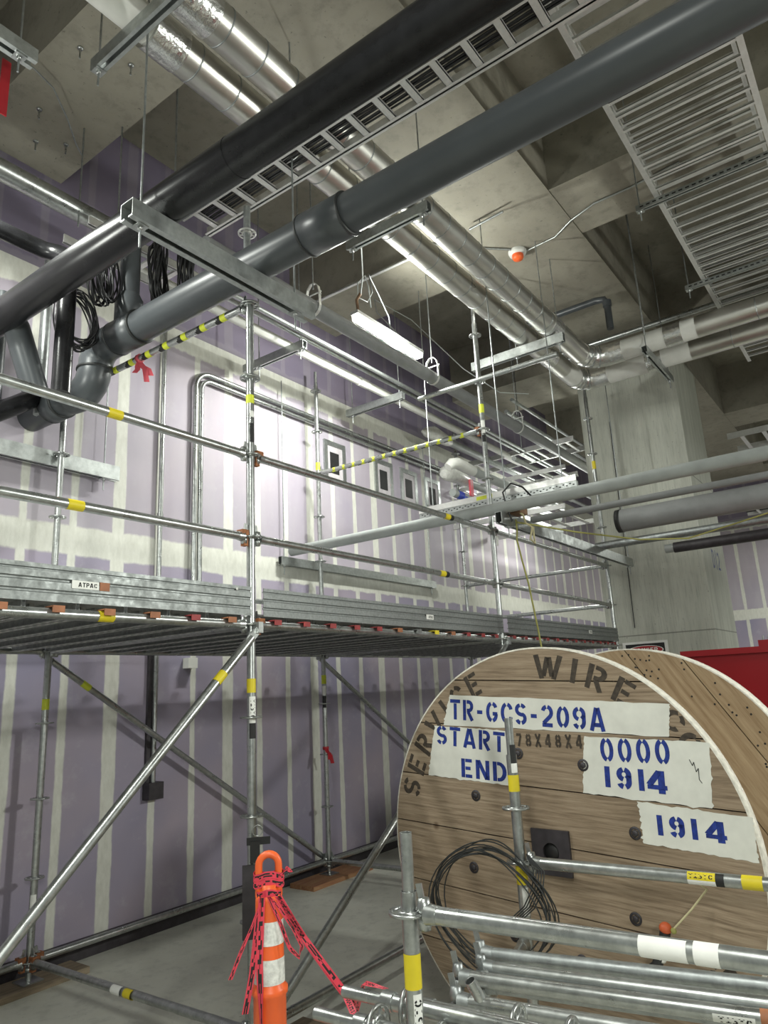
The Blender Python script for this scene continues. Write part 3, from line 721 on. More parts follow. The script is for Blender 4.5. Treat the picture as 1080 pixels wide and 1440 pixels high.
def ribbon(pts, wd, dirs, name='tape_strand', seed=1, m=36):
    """pts: control points, dirs: width direction per point; printed with black marks in its middle band"""
    pts = [V(p) for p in pts]; dirs = [V(d) for d in dirs]; n = len(pts); mb = MB(); rnd = random.Random(seed); row = []
    for i in range(m+1):
        f = i/m*(n-1); k = min(int(f), n-2); g = f-k; g2 = g*g*(3-2*g) if n > 2 else g
        p = pts[k].lerp(pts[k+1], g); d = dirs[k].lerp(dirs[k+1], g2).normalized()
        row.append([p+d*wd*q for q in (-.5, -.28, -.05, .05, .28, .5)])
    for i in range(m):
        for q in range(5):
            mb.cur = 1 if (q in (1, 3) and rnd.random() < .55) or (q == 2 and rnd.random() < .4) else 0
            a, b = row[i], row[i+1]; mb.add([a[q], a[q+1], b[q+1], b[q]], [(0, 1, 2, 3)])
    return mb.build(name, [TAPE, BLACKM], tp)
TC = V((-.7, -.71, 0)); k0 = V((cx, cy, 1.07))+TC*.055
ribbon([k0+e*.03, k0+e*.12+V((0, 0, -.14)), k0+e*.25+V((0, -.06, -.36)), V((2.02, 1.72, .83)), V((1.98, 1.64, .78)), V((1.93, 1.50, .70))], .022, [e, e+V((0, 0, .5)), e*.6+V((0, 0, .8)), e, e+V((0, 0, .4)), e], seed=2, m=130)
ribbon([k0+e*.035, k0+e*.13+V((0, 0, -.16)), k0+e*.26+V((0, -.05, -.38)), V((2.06, 1.66, .84)), V((2.10, 1.60, .82))], .020, [e+V((0, 0, .3)), V((0, 0, 1))+e, e, e+V((0, 0, .6)), e], seed=4, m=110)
ribbon([k0-e*.02, k0-e*.06+V((0, 0, -.09)), k0-e*.10+V((0, 0, -.17)), k0-e*.135+V((0, 0, -.25))], .014, [e, e+V((0, 0, .5)), e, e*.4], seed=6, m=24)
ribbon([k0-e*.03, k0-e*.045+V((0, 0, -.12)), k0-e*.06+V((0, 0, -.24)), k0-e*.085+V((0, 0, -.36))], .022, [e*.3+TC, e, e, e*.6], seed=8, m=30)
ribbon([k0-e*.025+TC*.004, k0-e*.035+V((0, 0, -.2))+TC*.004, k0-e*.03+V((0, 0, -.4))+TC*.01, k0-e*.025+V((0, 0, -.60))+TC*.01], .024, [e, e, e*.5+TC, e], seed=9, m=40)
ribbon([k0+e*.0, k0+e*.04+V((0, 0, -.09)), k0+e*.07+V((0, 0, -.17)), k0+e*.105+V((0, 0, -.205)), k0+e*.115+V((0, 0, -.17)), k0+e*.085+V((0, 0, -.11)), k0+e*.03+V((0, 0, -.03)), k0], .014, [e, e, e+V((0, 0, 1)), V((0, 0, 1)), e, e, e, e], seed=11, m=44)
ribbon([k0+e*.04+V((0, 0, .07)), k0+e*.065+V((0, 0, .09)), k0+e*.08+V((0, 0, .075))], .014, [e, V((0, 0, 1)), e], seed=13, m=10)
for z, sd in ((1.075, 21), (1.105, 22), (1.13, 23)):
    rr = .047 if z < 1.08 else .056
    ps = [V((cx, cy, z+.006*math.sin(3*a)))+(e*math.cos(a)*rr+V((-e.y, e.x, 0))*math.sin(a)*(rr if z < 1.08 else .02)) for a in [2*PI*i/14 for i in range(15)]]
    ribbon(ps, .024, [V((0, 0, 1))]*15, 'tape_wrap', sd, 42)
# dark board and clamp hanging on the front post
tb_ = thing('hanging_tag_board', (2.75, 2.93, .59), 'dark board and clip hanging from a ring on the post behind the delineator', 'tag board')
fx = V((.72, -.69, 0))
pb = V((2.75, 2.915, 0))
MB().box(pb+V((0, 0, .77)), (.10, .012, .34), (fx, V((.69, .72, 0)), V((0, 0, 1)))).build('board', DARK, tb_)
MB().box(pb+V((.01, -.01, 1.0)), (.05, .02, .10), (fx, V((.69, .72, 0)), V((0, 0, 1)))).build('clip', BLACKM, tb_)
MB().box(pb+V((.025, -.02, 1.05)), (.12, .012, .035), (fx, V((.69, .72, 0)), V((0, 0, 1)))).build('clip_bar', BLACKM, tb_)
MB().path(arc3(pb+V((.02, -.02, 1.10)), fx, (0, 0, 1), .026, 0, 2*PI, 16)[:-1], .0025, 6, closed=True).build('ring', GALV, tb_)

# ------------------------------------------------------------------ far ground items
rb = thing('red_bin', (6.9, 0, 0), 'large dark red steel bin standing behind the cable reel at the right edge', 'steel bin')
mb = MB(); mb.bb((6.0, -1.9, .12), (7.6, 1.46, 1.90)); mb.build('body', REDP, rb)
MB().bb((5.97, -1.93, 1.90), (7.63, 1.50, 1.945)).build('rim', REDP, rb)
for yy in (-1.5, 1.1): MB().bb((6.1, yy-.15, 0), (7.5, yy+.15, .12)).build('skid', REDP, rb)
gp = thing('red_post_cap', (6.3, .93, 1.945), 'small red fitting with upright studs on the bin top edge', 'fitting')
MB().bb((6.25, .84, 1.945), (6.37, .98, 2.0)).build('block', REDP, gp)
for k in range(3): MB().tube((6.28+.02*k, .87+.04*k, 2.0), (6.28+.02*k, .87+.04*k, 2.035), .006, 8).build('stud', GALV, gp)
sg = thing('danger_sign', (9.67, 2.85, 1.75), 'white framed danger sign with red oval leaning on the concrete column', 'sign')
MB().bb((9.655, 2.56, 1.72), (9.675, 3.14, 2.215)).build('panel', WHITES, sg)
MB().bb((9.650, 2.60, 2.0), (9.656, 3.10, 2.185)).build('header', BLACKM, sg)
ov = [(.22*math.cos(2*PI*k/28), .055*math.sin(2*PI*k/28)) for k in range(28)]
MB().ext([(p[0]*1.06, p[1]*1.14) for p in ov], (9.650, 2.85, 2.10), (0, 1, 0), (0, 0, 1), (-.002, 0, 0)).build('oval_border', WHITES, sg)
MB().ext(ov, (9.648, 2.85, 2.10), (0, 1, 0), (0, 0, 1), (-.002, 0, 0)).build('oval', REDD, sg)
letters(MB(), 'DANGER', flat((9.6445, 3.01, 2.07), (0, -1, 0), (0, 0, 1)), .32, .06, .2).build('lettering', WHITES, sg)
dm = letters(MB(), 'D12', flat((10.17, 1.9685, 3.12), (1, 0, 0), (0, 0, 1)), .46, .27, .12, .2)
tag(dm.build('grid_mark', INKB), 'blue handwritten D12 mark on the concrete column side', 'marking')

# ------------------------------------------------------------------ strut, rod, tray helpers
def strut_mesh(mb, c0, c1, hgt=.08, wid=.06, double=False, slot=True):
    """channel strut from c0 to c1 (top centre line), slot facing down"""
    c0 = V(c0); c1 = V(c1); d = (c1-c0); L_ = d.length; d.normalize(); s = V((-d.y, d.x, 0)); t = .004; h = wid/2; lp = wid*.33
    poly = [(-h, 0), (h, 0), (h, -hgt), (h-lp, -hgt), (h-lp, -hgt+.008), (h-t, -hgt+.008), (h-t, -t), (-h+t, -t), (-h+t, -hgt+.008), (-h+lp, -hgt+.008), (-h+lp, -hgt), (-h, -hgt)]
    mb.ext(poly, c0, s, (0, 0, 1), d*L_); return mb
def rod(x, y, z0, z1, parent, r=.006, name='rod'):
    return MB().tube((x, y, z0), (x, y, z1), r, 8).build(name, GALVD, parent)
def nut(x, y, z, parent):
    mb = MB().box((x, y, z), (.06, .06, .006)); mb.lathe([(0, -.016), (.014, -.016), (.014, -.003)], (x, y, z), seg=6); return mb.build('nut_plate', GALV, parent)
def trapeze(c0, c1, rods, ztop, label, hgt=.08, wid=.06, group=None, tail=.10, mat=STRUT):
    c0 = V(c0); c1 = V(c1); mid = (c0+c1)/2
    t = thing('strut_trapeze', (mid.x, mid.y, mid.z-hgt), label, 'strut hanger', group)
    strut_mesh(MB(), c0, c1, hgt, wid).build('strut', mat, t)
    for f in rods:
        p = c0.lerp(c1, f); rod(p.x, p.y, p.z-hgt-tail, ztop, t); nut(p.x, p.y, p.z-hgt-.004, t)
    return t
def tray(axis, a0, a1, b0, b1, z, label, sp=.2, hgt=.07, rw=.035, mat=ALU, rt=.012, lip=.014):
    """ladder tray: axis 'Y' runs along y from a0..a1 with x b0..b1, 'X' the other way"""
    f = (lambda a, b, zz: (b, a, zz)) if axis == 'Y' else (lambda a, b, zz: (a, b, zz))
    m = f((a0+a1)/2, (b0+b1)/2, z); t = thing('ladder_tray', m, label, 'cable tray')
    for bb_ in (b0, b1):
        MB().bb(f(a0, bb_-rt/2, z), f(a1, bb_+rt/2, z+hgt)).bb(f(a0, bb_-lip, z), f(a1, bb_+lip, z+.006)).build('side_rail', mat, t)
    n = int((a1-a0)/sp); first = None
    for k in range(n):
        a = a0+sp*(k+.5)
        mb = MB().bb(f(a-rw/2, b0, z+.004), f(a+rw/2, b1, z+.010)); mb.bb(f(a-rw/2, b0, z+.004), f(a-rw/2+.004, b1, z+.024)); mb.bb(f(a+rw/2-.004, b0, z+.004), f(a+rw/2, b1, z+.024))
        mb.build('rung', mat, t)
    return t
def pipe(p0, p1, r, mat, name, label, cat='pipe', bands=None, bmat=None):
    p0 = V(p0); p1 = V(p1); t = thing(name, (p0+p1)/2, label, cat); MB().tube(p0, p1, r, 28).build('pipe_run', mat, t); return t

# ------------------------------------------------------------------ big pipes
bp = thing('black_drain_pipe', (1.997, 2, 4.19), 'large glossy black pipe crossing overhead from upper right to the left edge', 'pipe')
MB().tube((1.997, -3, 4.294), (1.997, WY, 4.294), .1025, 40).build('pipe_run', BLACKP, bp)
MB().tube((1.997, 2.20, 4.294), (1.997, 2.205, 4.294), .1045, 40).build('joint_ring', BLACKP, bp)
MB().path([(1.997, 4.42, 4.29), (2.05, 4.45, 4.29), (2.10, 4.48, 4.26), (2.16, 4.50, 4.14), (2.24, 4.52, 3.97), (2.28, 4.53, 3.88)], .085, 20).build('wye_branch', GREYP, bp)
gp_ = thing('grey_drain_pipe', (2.68, 2, 4.2), 'large grey plastic pipe with couplings running overhead beside the black pipe', 'pipe')
GX, GZ, GR = 2.68, 4.305, .1095
MB().tube((GX, -3, GZ), (GX, 4.30, GZ), GR, 40).build('pipe_run', GREYP, gp_)
def coupling(y0, y1, parent=gp_, x=GX, z=GZ, r=GR):
    mb = MB(); mb.lathe([(r, 0), (r+.012, .004), (r+.012, y1-y0-.004), (r, y1-y0)], (x, y0, z), (0, 1, 0), 40); o = mb.build('coupling', GREYP, parent)
    for yy in (y0, y1): MB().ring((x, yy, z), (0, 1, 0), r-.002, r+.014, .012, 40).build('gasket', RUBBER, o)
coupling(2.06, 2.36); coupling(3.93, 4.20)
def elbow(pts, r, mat, parent, name='elbow'):
    return MB().path(pts, r, 28).build(name, mat, parent)
el = elbow([(GX, 4.20, GZ), (GX, 4.30, GZ), (GX, 4.375, GZ-.01), (GX, 4.43, GZ-.045), (GX-.003, 4.46, GZ-.105), (GX-.006, 4.465, GZ-.17)], GR+.010, GREYP, gp_)
el2 = elbow([(GX-.006, 4.465, GZ-.16), (GX-.01, 4.468, GZ-.21), (GX-.014, 4.49, GZ-.265), (GX-.018, 4.54, GZ-.305), (GX-.022, 4.62, GZ-.325), (GX-.045, 4.70, GZ-.33)], GR+.008, GREYP, gp_)
MB().ring((GX-.006, 4.465, GZ-.165), (0, 0, 1), GR, GR+.018, .014, 36).build('gasket', RUBBER, el)
MB().tube((GX-.043, 4.66, GZ-.33), (GX-.05, WY-.005, GZ-.33), GR, 36).build('wall_run', GREYP, gp_)
coupling(4.80, 4.95, gp_, GX-.047, GZ-.33)
# tee riser
MB().tube((GX, 4.08, GZ+.05), (GX, 4.08, 5.04), .07, 28).build('riser', GREYP, gp_); MB().lathe([(.082, .0), (.098, .0), (.098, .19), (.074, .24)], (GX, 4.08, GZ+.06), seg=28).build('tee_socket', GREYP, gp_)
# strut under both
trapeze((1.77, 2.748, 4.188), (3.11, 2.748, 4.188), (.06, .90), 6.19, 'heavy galvanised strut carrying the black and grey overhead pipes', .10, .10, tail=.12)
# silver insulated pipes
def bandrings(t, a, b, n, r, axis):
    a = V(a); b = V(b)
    for k in range(n):
        p = a.lerp(b, (k+.5)/n); MB().ring(p, b-a, r-.001, r+.0022, .009, 32).build('strap', GALVD, t)
SZ, SR = 5.42, .118
def silver(y, xe, x0, label, short):
    t = thing('insulated_pipe', ((x0+xe)/2, y, SZ-SR), label, 'insulated pipe')
    rr = .27 if not short else .22
    MB().tube((x0, y, SZ), (xe-rr-.35, y, SZ), SR, 32).build('jacket', JACKET, t)
    bandrings(t, (x0, y, SZ), (xe-rr-.9, y, SZ), 18, SR, 0)
    MB().tube((x0-.16, y, SZ), (x0+.05, y, SZ), SR+.006, 32).build('foil_end', FOIL, t)
    MB().tube((x0-1.6, y, SZ), (x0-.14, y, SZ), SR-.02, 28).build('bare_cover', WHITEP, t)
    MB().tube((xe-rr-.38, y, SZ), (xe-rr, y, SZ), SR-.002, 32).build('white_cover', WHITEP if short else JACKET, t)
    MB().tube((xe-rr-.95, y, SZ), (xe-rr-.72, y, SZ), SR+.004, 32).build('foil_joint', FOIL, t)
    el = arc3((xe-rr, y-rr, SZ), (0, 1, 0), (1, 0, 0), rr, 0, PI/2, 9)
    MB().path(el, SR+.006, 28).build('elbow', FOIL, t)
    for k in (2, 4, 6): 
        p = el[k]; MB().ring(p, el[k+1]-el[k-1], SR, SR+.012, .016, 28).build('gore_band', GALV, t)
    y2 = y-rr
    MB().tube((xe, y2, SZ), (xe, y2-.15, SZ), SR+.004, 30).build('foil_joint', FOIL, t)
    MB().tube((xe, y2-.15, SZ), (xe, y2-.62, SZ), SR, 30).build('white_cover', WHITEP, t)
    MB().tube((xe, y2-.62, SZ), (xe, y2-.80, SZ), SR+.004, 30).build('foil_joint', FOIL, t)
    MB().tube((xe, y2-.80, SZ), (xe, y2-(1.12 if short else .95), SZ), SR, 30).build('white_cover', WHITEP, t)
    MB().tube((xe, y2-(1.12 if short else .95), SZ), (xe, -4, SZ), SR, 30).build('jacket', JACKET, t)
    bandrings(t, (xe, y2-1.3, SZ), (xe, -3, SZ), 8, SR, 1)
silver(2.81, 8.31, 2.05, 'silver insulated pipe nearer the purple wall, turning right at the column', True)
silver(2.50, 7.77, 2.02, 'silver insulated pipe farther from the purple wall, turning right before the column', False)
trapeze((4.0, 3.1, 5.292), (4.0, 2.32, 5.292), (.06, .93), 6.19, 'strut under the silver pipes just behind the grey pipe')
trapeze((6.65, 3.45, 5.292), (6.65, 2.36, 5.292), (.08, .5, .95), 6.19, 'strut under the silver pipes beside the tall scaffold post', .10, .06)
trapeze((1.78, 3.13, 5.292), (1.78, 2.2, 5.292), (.04, .9), 6.19, 'strut under the silver pipes at the top left corner')
trapeze((7.55, 1.80, 5.292), (8.62, 1.80, 5.292), (.08, .92), 7.07, 'strut under the silver pipes in front of the column')

# black and light pipes on the right, resting on a strut
trapeze((5.38, 2.667, 3.20), (8.92, 2.667, 3.20), (.05, .98), 6.19, 'long strut hanging behind the cable reel and carrying the grey pipes', .10, .06)
PZ = 3.20
lp = pipe((5.475, WY-.08, PZ+.0525), (5.475, -3, PZ+.0525), .0525, GREYP2, 'grey_pipe', 'long pale grey pipe running from the purple wall to the right edge')
pipe((6.04, 2.66, PZ+.031), (6.04, -3, PZ+.031), .031, GREYM, 'grey_pipe', 'thin grey pipe just below the long pale grey pipe')
pb_ = pipe((7.15, 2.19, PZ+.115), (7.15, -3, PZ+.115), .115, GREYM, 'grey_pipe', 'thick grey pipe with a cut open end in front of the column')
MB().ring((7.15, 2.19, PZ+.115), (0, 1, 0), .09, .118, .05, 24).build('cut_end', BLACKM, pb_)
pipe((7.98, 2.75, PZ+.045), (7.98, -3, PZ+.045), .045, GALVD, 'steel_pipe', 'mottled steel pipe under the thick grey pipe')
pk = pipe((8.80, 2.10, PZ+.04), (8.80, -3, PZ+.04), .062, DARK, 'black_pipe', 'short ended black pipe lowest of those beside the column')
MB().tube((8.80, 2.10, PZ+.04), (8.80, 2.20, PZ+.04), .052, 20).build('stub', GREYP2, pk)
# wood blocks, rope and loop on the strut end
wb = MB().box((5.62, 2.60, 3.245), (.16, .12, .085)); tag(wb.build('wood_block', TAN), 'brown wood block on the strut end under the grey pipe', 'wood block')
wb = MB().box((5.74, 2.70, 3.235), (.10, .10, .065)); tag(wb.build('wood_block', DARK), 'dark wood block beside the brown one on the strut end', 'wood block')
rp_ = MB().path([(5.62, 2.62, 3.16), (5.58, 2.60, 3.05), (5.6, 2.62, 2.98), (5.62, 2.60, 2.8), (5.66, 2.58, 2.6), (5.72, 2.56, 2.2), (5.75, 2.55, 1.95)], .008, 7)
tag(rp_.build('rope', ROPE), 'yellow rope hanging from the strut end down to the reel', 'rope')
rp_ = MB().path([(5.60, 2.60, 3.13), (6.2, 2.30, 3.08), (6.9, 1.95, 3.05), (7.3, 1.6, 3.06), (7.2, 1.1, 3.12), (6.9, .5, 3.16), (6.8, -.3, 3.2)], .008, 7)
tag(rp_.build('rope', ROPE), 'yellow green rope sagging along the pipes toward the right edge', 'rope')
lo = MB().path([(5.50, 2.60, 3.12), (5.46, 2.62, 3.25), (5.45, 2.64, 3.38), (5.50, 2.58, 3.46), (5.56, 2.50, 3.42), (5.60, 2.44, 3.33)], .008, 7)
tag(lo.build('cable_loop', CABLE), 'short black cable loop over the pale grey pipe above the wood blocks', 'cable')
kn = MB().path([(5.60, 2.62, 3.26), (5.58, 2.53, 3.18), (5.64, 2.54, 3.12), (5.7, 2.5, 3.08), (5.74, 2.52, 3.02), (5.7, 2.5, 2.94), (5.66, 2.52, 2.98), (5.68, 2.5, 3.08)], .009, 7)
tag(kn.build('rope', ROPE2), 'pale cord knotted around the strut and wood blocks', 'rope')
rg = MB().ball((5.80, 2.91, 3.06), .03, 8, (.6, .5, 1.2)); rg.ball((5.78, 2.90, 3.02), .022, 8, (.5, .5, 1.5))
tag(rg.build('white_rag', WRAP), 'white scrap of plastic tied to the tall scaffold post', 'plastic scrap')

# ------------------------------------------------------------------ pipes along the wall
p1 = pipe((2.95, 3.6, 4.95), (11.8, 3.6, 4.95), .066, GREYM, 'grey_pipe', 'grey pipe in clevis hangers running along under the lit batten lamp')
for x, zt in ((4.13, 7.07), (6.02, 6.19), (8.05, 7.07)):
    t = thing('clevis_hanger', (x, 3.6, 4.87), {4.13: 'clevis hanger near the end of the heavy strut', 6.02: 'clevis hanger at the far end of the lit lamp', 8.05: 'white clevis hanger left of the column'}[x], 'pipe hanger')
    pts = [(x, 3.6+.072, 5.09), (x, 3.6+.075, 4.95)]+[(x, 3.6+.072*math.cos(a), 4.95-.072*math.sin(a)) for a in [PI*i/10 for i in range(1, 10)]]+[(x, 3.6-.075, 4.95), (x, 3.6-.072, 5.09)]
    mb = MB()
    for a, b in zip(pts[:-1], pts[1:]):
        a = V(a); b = V(b); d = (b-a).normalized(); mb.box((a+b)/2, (.03, (b-a).length+.003, .004), (V((1, 0, 0)), d, V((1, 0, 0)).cross(d)))
    mb.build('lower_strap', TIN, t)
    mb = MB(); top = [(x, 3.6+.078, 5.06), (x, 3.6+.06, 5.14), (x, 3.6+.025, 5.18), (x, 3.6-.025, 5.18), (x, 3.6-.06, 5.14), (x, 3.6-.078, 5.06)]
    for a, b in zip(top[:-1], top[1:]):
        a = V(a); b = V(b); d = (b-a).normalized(); mb.box((a+b)/2, (.03, (b-a).length+.003, .005), (V((1, 0, 0)), d, V((1, 0, 0)).cross(d)))
    mb.build('top_yoke', TIN, t); MB().tube((x, 3.6-.09, 5.08), (x, 3.6+.09, 5.08), .006, 8).build('cross_bolt', TIN, t)
    rod(x, 3.6, 5.13, zt, t, .006)
bl = thing('batten_lamp', (5.42, 3.72, 5.2), 'lit white batten lamp hanging above the grey pipe', 'lamp')
MB().bb((4.87, 3.68, 5.20), (5.97, 3.76, 5.25)).build('diffuser', LED, bl); MB().bb((4.85, 3.675, 5.25), (5.99, 3.765, 5.285)).build('housing', TIN, bl)
hk = MB().path([(4.92, 3.72, 5.285), (4.9, 3.72, 5.42), (4.94, 3.7, 5.50)], .015, 7); hk.build('hanging_strap', TAN, bl)
cb = MB().path([(4.94, 3.7, 5.48), (4.88, 3.62, 5.62), (4.72, 3.5, 5.72), (4.45, 3.3, 5.72), (4.2, 3.1, 5.62), (4.05, 3.03, 5.45), (4.0, 3.02, 5.30)], .007, 7)
cb.path([(5.1, 3.7, 5.42), (5.02, 3.66, 5.60), (4.95, 3.64, 5.68), (4.9, 3.7, 5.6), (4.95, 3.74, 5.48), (5.05, 3.7, 5.46), (5.08, 3.66, 5.56), (4.98, 3.62, 5.70), (5.15, 3.65, 5.6), (5.4, 3.7, 5.45), (5.5, 3.75, 5.29)], .006, 7)
tag(cb.build('lamp_cable', GREYP2), 'pale cable looping from the lit lamp up to the overhead pipe', 'cable')
cb = MB().path([(5.97, 3.75, 5.27), (5.9, 4.2, 5.9), (6.0, 4.3, 6.15)], .006, 6); cb.path([(6.0, 4.3, 6.15), (6.3, 4.0, 5.9), (6.9, 3.7, 5.4), (7.4, 3.5, 5.2), (7.8, 3.3, 5.25)], .006, 6)
tag(cb.build('lamp_cable', GREYP2), 'pale cable dropping from the beam past the far end of the lamp', 'cable')
for k, (y, z) in enumerate(((4.22, 5.17), (4.30, 5.17))):
    tag(MB().tube((2.6, y, z), (11.5, y, z), .022, 12).build('conduit', STRUT), ['steel conduit along the hung struts, farther from the wall', 'steel conduit along the hung struts, nearer the wall'][k], 'conduit')
p3 = pipe((2.7, 4.5, 5.158), (12, 4.5, 5.158), .046, WHITEP, 'white_pipe', 'bright white pipe running along the hung struts near the wall')
MB().tube((5.9, 4.5, 5.158), (6.05, 4.5, 5.158), .052, 20).build('coupling', WHITEP, p3)
trapeze((4.72, 5.08, 5.108), (4.72, 4.24, 5.108), (.25, .93), 7.07, 'strut carrying the white pipe beside the near scaffold post', .085, .06)
trapeze((6.40, 5.08, 5.108), (6.40, 4.24, 5.108), (.1, .93), 6.19, 'strut carrying the white pipe past the lit lamp', .085, .06)
p5 = pipe((8.0, 4.85, 5.17), (13, 4.85, 5.17), .055, GREYP2, 'grey_pipe', 'grey pipe with a plastic wrapped end above the hazard striped tube')
mb = MB().path([(7.75, 4.86, 5.15), (7.85, 4.86, 5.17), (8.0, 4.85, 5.19), (8.2, 4.85, 5.18), (8.38, 4.85, 5.17), (8.45, 4.85, 5.17)], [.02, .07, .10, .085, .075, .058], 14); mb.build('plastic_wrap', WRAP, p5)
p6 = pipe((7.95, 4.3, 4.52), (11, 4.3, 4.52), .06, GREYP2, 'grey_pipe', 'grey pipe ending in a white elbow above the small wall openings')
MB().path([(7.5, 4.36, 4.47), (7.55, 4.33, 4.52), (7.65, 4.31, 4.545), (7.85, 4.3, 4.53), (8.05, 4.3, 4.52)], [.055, .07, .075, .075, .066], 18).build('white_elbow', WHITEP, p6)
p7 = pipe((8.3, 4.75, 4.60), (12, 4.75, 4.60), .06, GREYP2, 'grey_pipe', 'grey pipe with plastic bag, pink tag and blue tape at its end')
MB().path([(8.05, 4.76, 4.58), (8.1, 4.76, 4.61), (8.3, 4.75, 4.63), (8.55, 4.75, 4.62), (8.7, 4.75, 4.61)], [.05, .10, .11, .095, .075], 14).build('plastic_wrap', WRAP, p7)
MB().bb((8.58, 4.64, 4.36), (8.66, 4.67, 4.60)).build('tag', PINK, p7)
p8 = pipe((8.25, 4.75, 4.36), (12, 4.75, 4.36), .055, GREYP2, 'grey_pipe', 'grey pipe with a blue tape band below the plastic bagged pipe end')
sleeve((8.35, 4.75, 4.36), (8.50, 4.75, 4.36), .057, BLUE, p8, 'blue_tape'); MB().bb((8.42, 4.66, 4.24), (8.52, 4.68, 4.33)).build('blue_tape', BLUE, p8)
for k, (y, z, r) in enumerate(((4.0, 5.45, .03), (3.9, 5.6, .025), (4.95, 5.5, .04), (4.4, 4.85, .03), (3.95, 4.75, .035))):
    tag(MB().tube((8.6, y, z), (15, y, z), r, 12).build('conduit', STRUT), ['thin conduit high between the hung pipes left of the column', 'thinnest conduit highest left of the column', 'conduit close to the wall above the wrapped pipe', 'conduit below the white pipe left of the column', 'conduit just right of the white elbow'][k], 'conduit')
# upper-left wall pipes
bl_ = pipe((-2, 4.6, 5.48), (3.0, 4.6, 5.48), .078, GALV, 'steel_pipe', 'shiny steel pipe high on the left running behind the black pipe')
dk = thing('dark_pipe', (1.5, 4.3, 4.7), 'dark pipe with a drop beside the black pipe at the left edge', 'pipe')
MB().path([(-1, 4.3, 4.80), (2.05, 4.3, 4.80), (2.15, 4.28, 4.79), (2.22, 4.2, 4.76), (2.24, 4.12, 4.70)], .058, 16).build('pipe_run', BLACKP, dk); MB().tube((2.24, 4.12, 4.72), (2.24, 4.12, 3.72), .06, 18).build('drop', BLACKP, dk)
t = pipe((2.2, 4.95, 3.92), (2.2, 4.95, 4.75), .052, GREYP, 'grey_riser', 'vertical grey riser pipe below the black pipe'); 
tag(MB().tube((2.55, 4.98, 3.9), (2.55, 4.98, 5.2), .04, 16).build('grey_riser', GALVD), 'vertical steel riser between the grey riser and the dark drop', 'pipe')
tag(MB().path([(1.6, 4.75, 3.45), (2.1, 4.88, 3.72), (2.35, 4.92, 3.9), (2.50, 4.96, 4.02), (2.52, 5.05, 4.04), (2.53, 5.25, 4.04)], .07, 16).build('black_pipe', BLACKP), 'black pipe end low at the left edge behind the guard rail', 'pipe')
# conduits on the wall
t = thing('wall_conduit', (3.84, 5.2, 3.0), 'single vertical conduit on the purple wall with a dark box at its foot', 'conduit')
MB().tube((3.83, 5.22, 1.10), (3.83, 5.22, 5.6), .021, 12).build('tube', GALV, t); MB().bb((3.77, 5.235, 1.05), (3.83, 5.262, 2.2)).build('backing_strip', DARK, t)
MB().bb((3.76, 5.17, 1.0), (3.90, 5.26, 1.13)).build('box', DARK, t)
for z in (2.6, 3.35, 4.2): MB().tube((3.83, 5.22, z), (3.83, 5.22, z+.05), .027, 12).build('coupling', GALV, t)
for k, (dx, dz) in enumerate(((0, 0), (.07, -.07))):
    r = .18-.06*k
    pts = [(4.20+dx, 5.215, 2.3), (4.20+dx, 5.215, 4.92+dz-r)]+arc3((4.20+dx+r, 5.215, 4.92+dz-r), (-1, 0, 0), (0, 0, 1), r, 0, PI/2, 8)[1:]+[(9.6, 5.215, 4.92+dz)]
    tag(MB().path(pts, .024, 12).build('bent_conduit', GALV), ['outer conduit bent from vertical to horizontal on the purple wall', 'inner conduit bent from vertical to horizontal on the purple wall'][k], 'conduit')
# small framed openings
for k, x in enumerate((6.33, 7.33, 7.92, 8.53)):
    t = thing('wall_opening', (x, 5.25, 4.46), ['small framed wall opening nearest the scaffold back post', 'second small framed wall opening along the wall', 'third small framed wall opening along the wall', 'farthest small framed wall opening, beside the wrapped pipes'][k], 'wall opening')
    fr = MB()
    for a, b in (((x-.20, 5.235, 4.20), (x-.14, 5.262, 4.72)), ((x+.14, 5.235, 4.20), (x+.20, 5.262, 4.72)), ((x-.14, 5.235, 4.20), (x+.14, 5.262, 4.26)), ((x-.14, 5.235, 4.66), (x+.14, 5.262, 4.72))): fr.bb(a, b)
    fr.build('frame', STRUT, t); MB().bb((x-.14, 5.245, 4.26), (x+.14, 5.262, 4.66)).build('pale_border', simple('pale_board', (.46, .43, .45), .6), t); MB().bb((x-.09, 5.238, 4.32), (x+.07, 5.246, 4.58)).build('dark_hole', BLACKM, t)
sb = MB().bb((4.14, 5.18, 2.04), (4.24, 5.26, 2.13)); tag(sb.build('junction_box', WHITEP), 'small pale junction box on the wall just under the deck', 'junction box')
trapeze((5.32, 5.20, 3.185), (8.35, 5.20, 3.185), (.02, .97), 5.2, 'strut on thin rods along the wall above the deck, carrying the pale pipe', .09, .05)
trapeze((.2, 5.15, 3.70), (3.34, 5.15, 3.70), (.5, .96), 4.75, 'strut on rods low at the left edge beside the scaffold post', .12, .07)

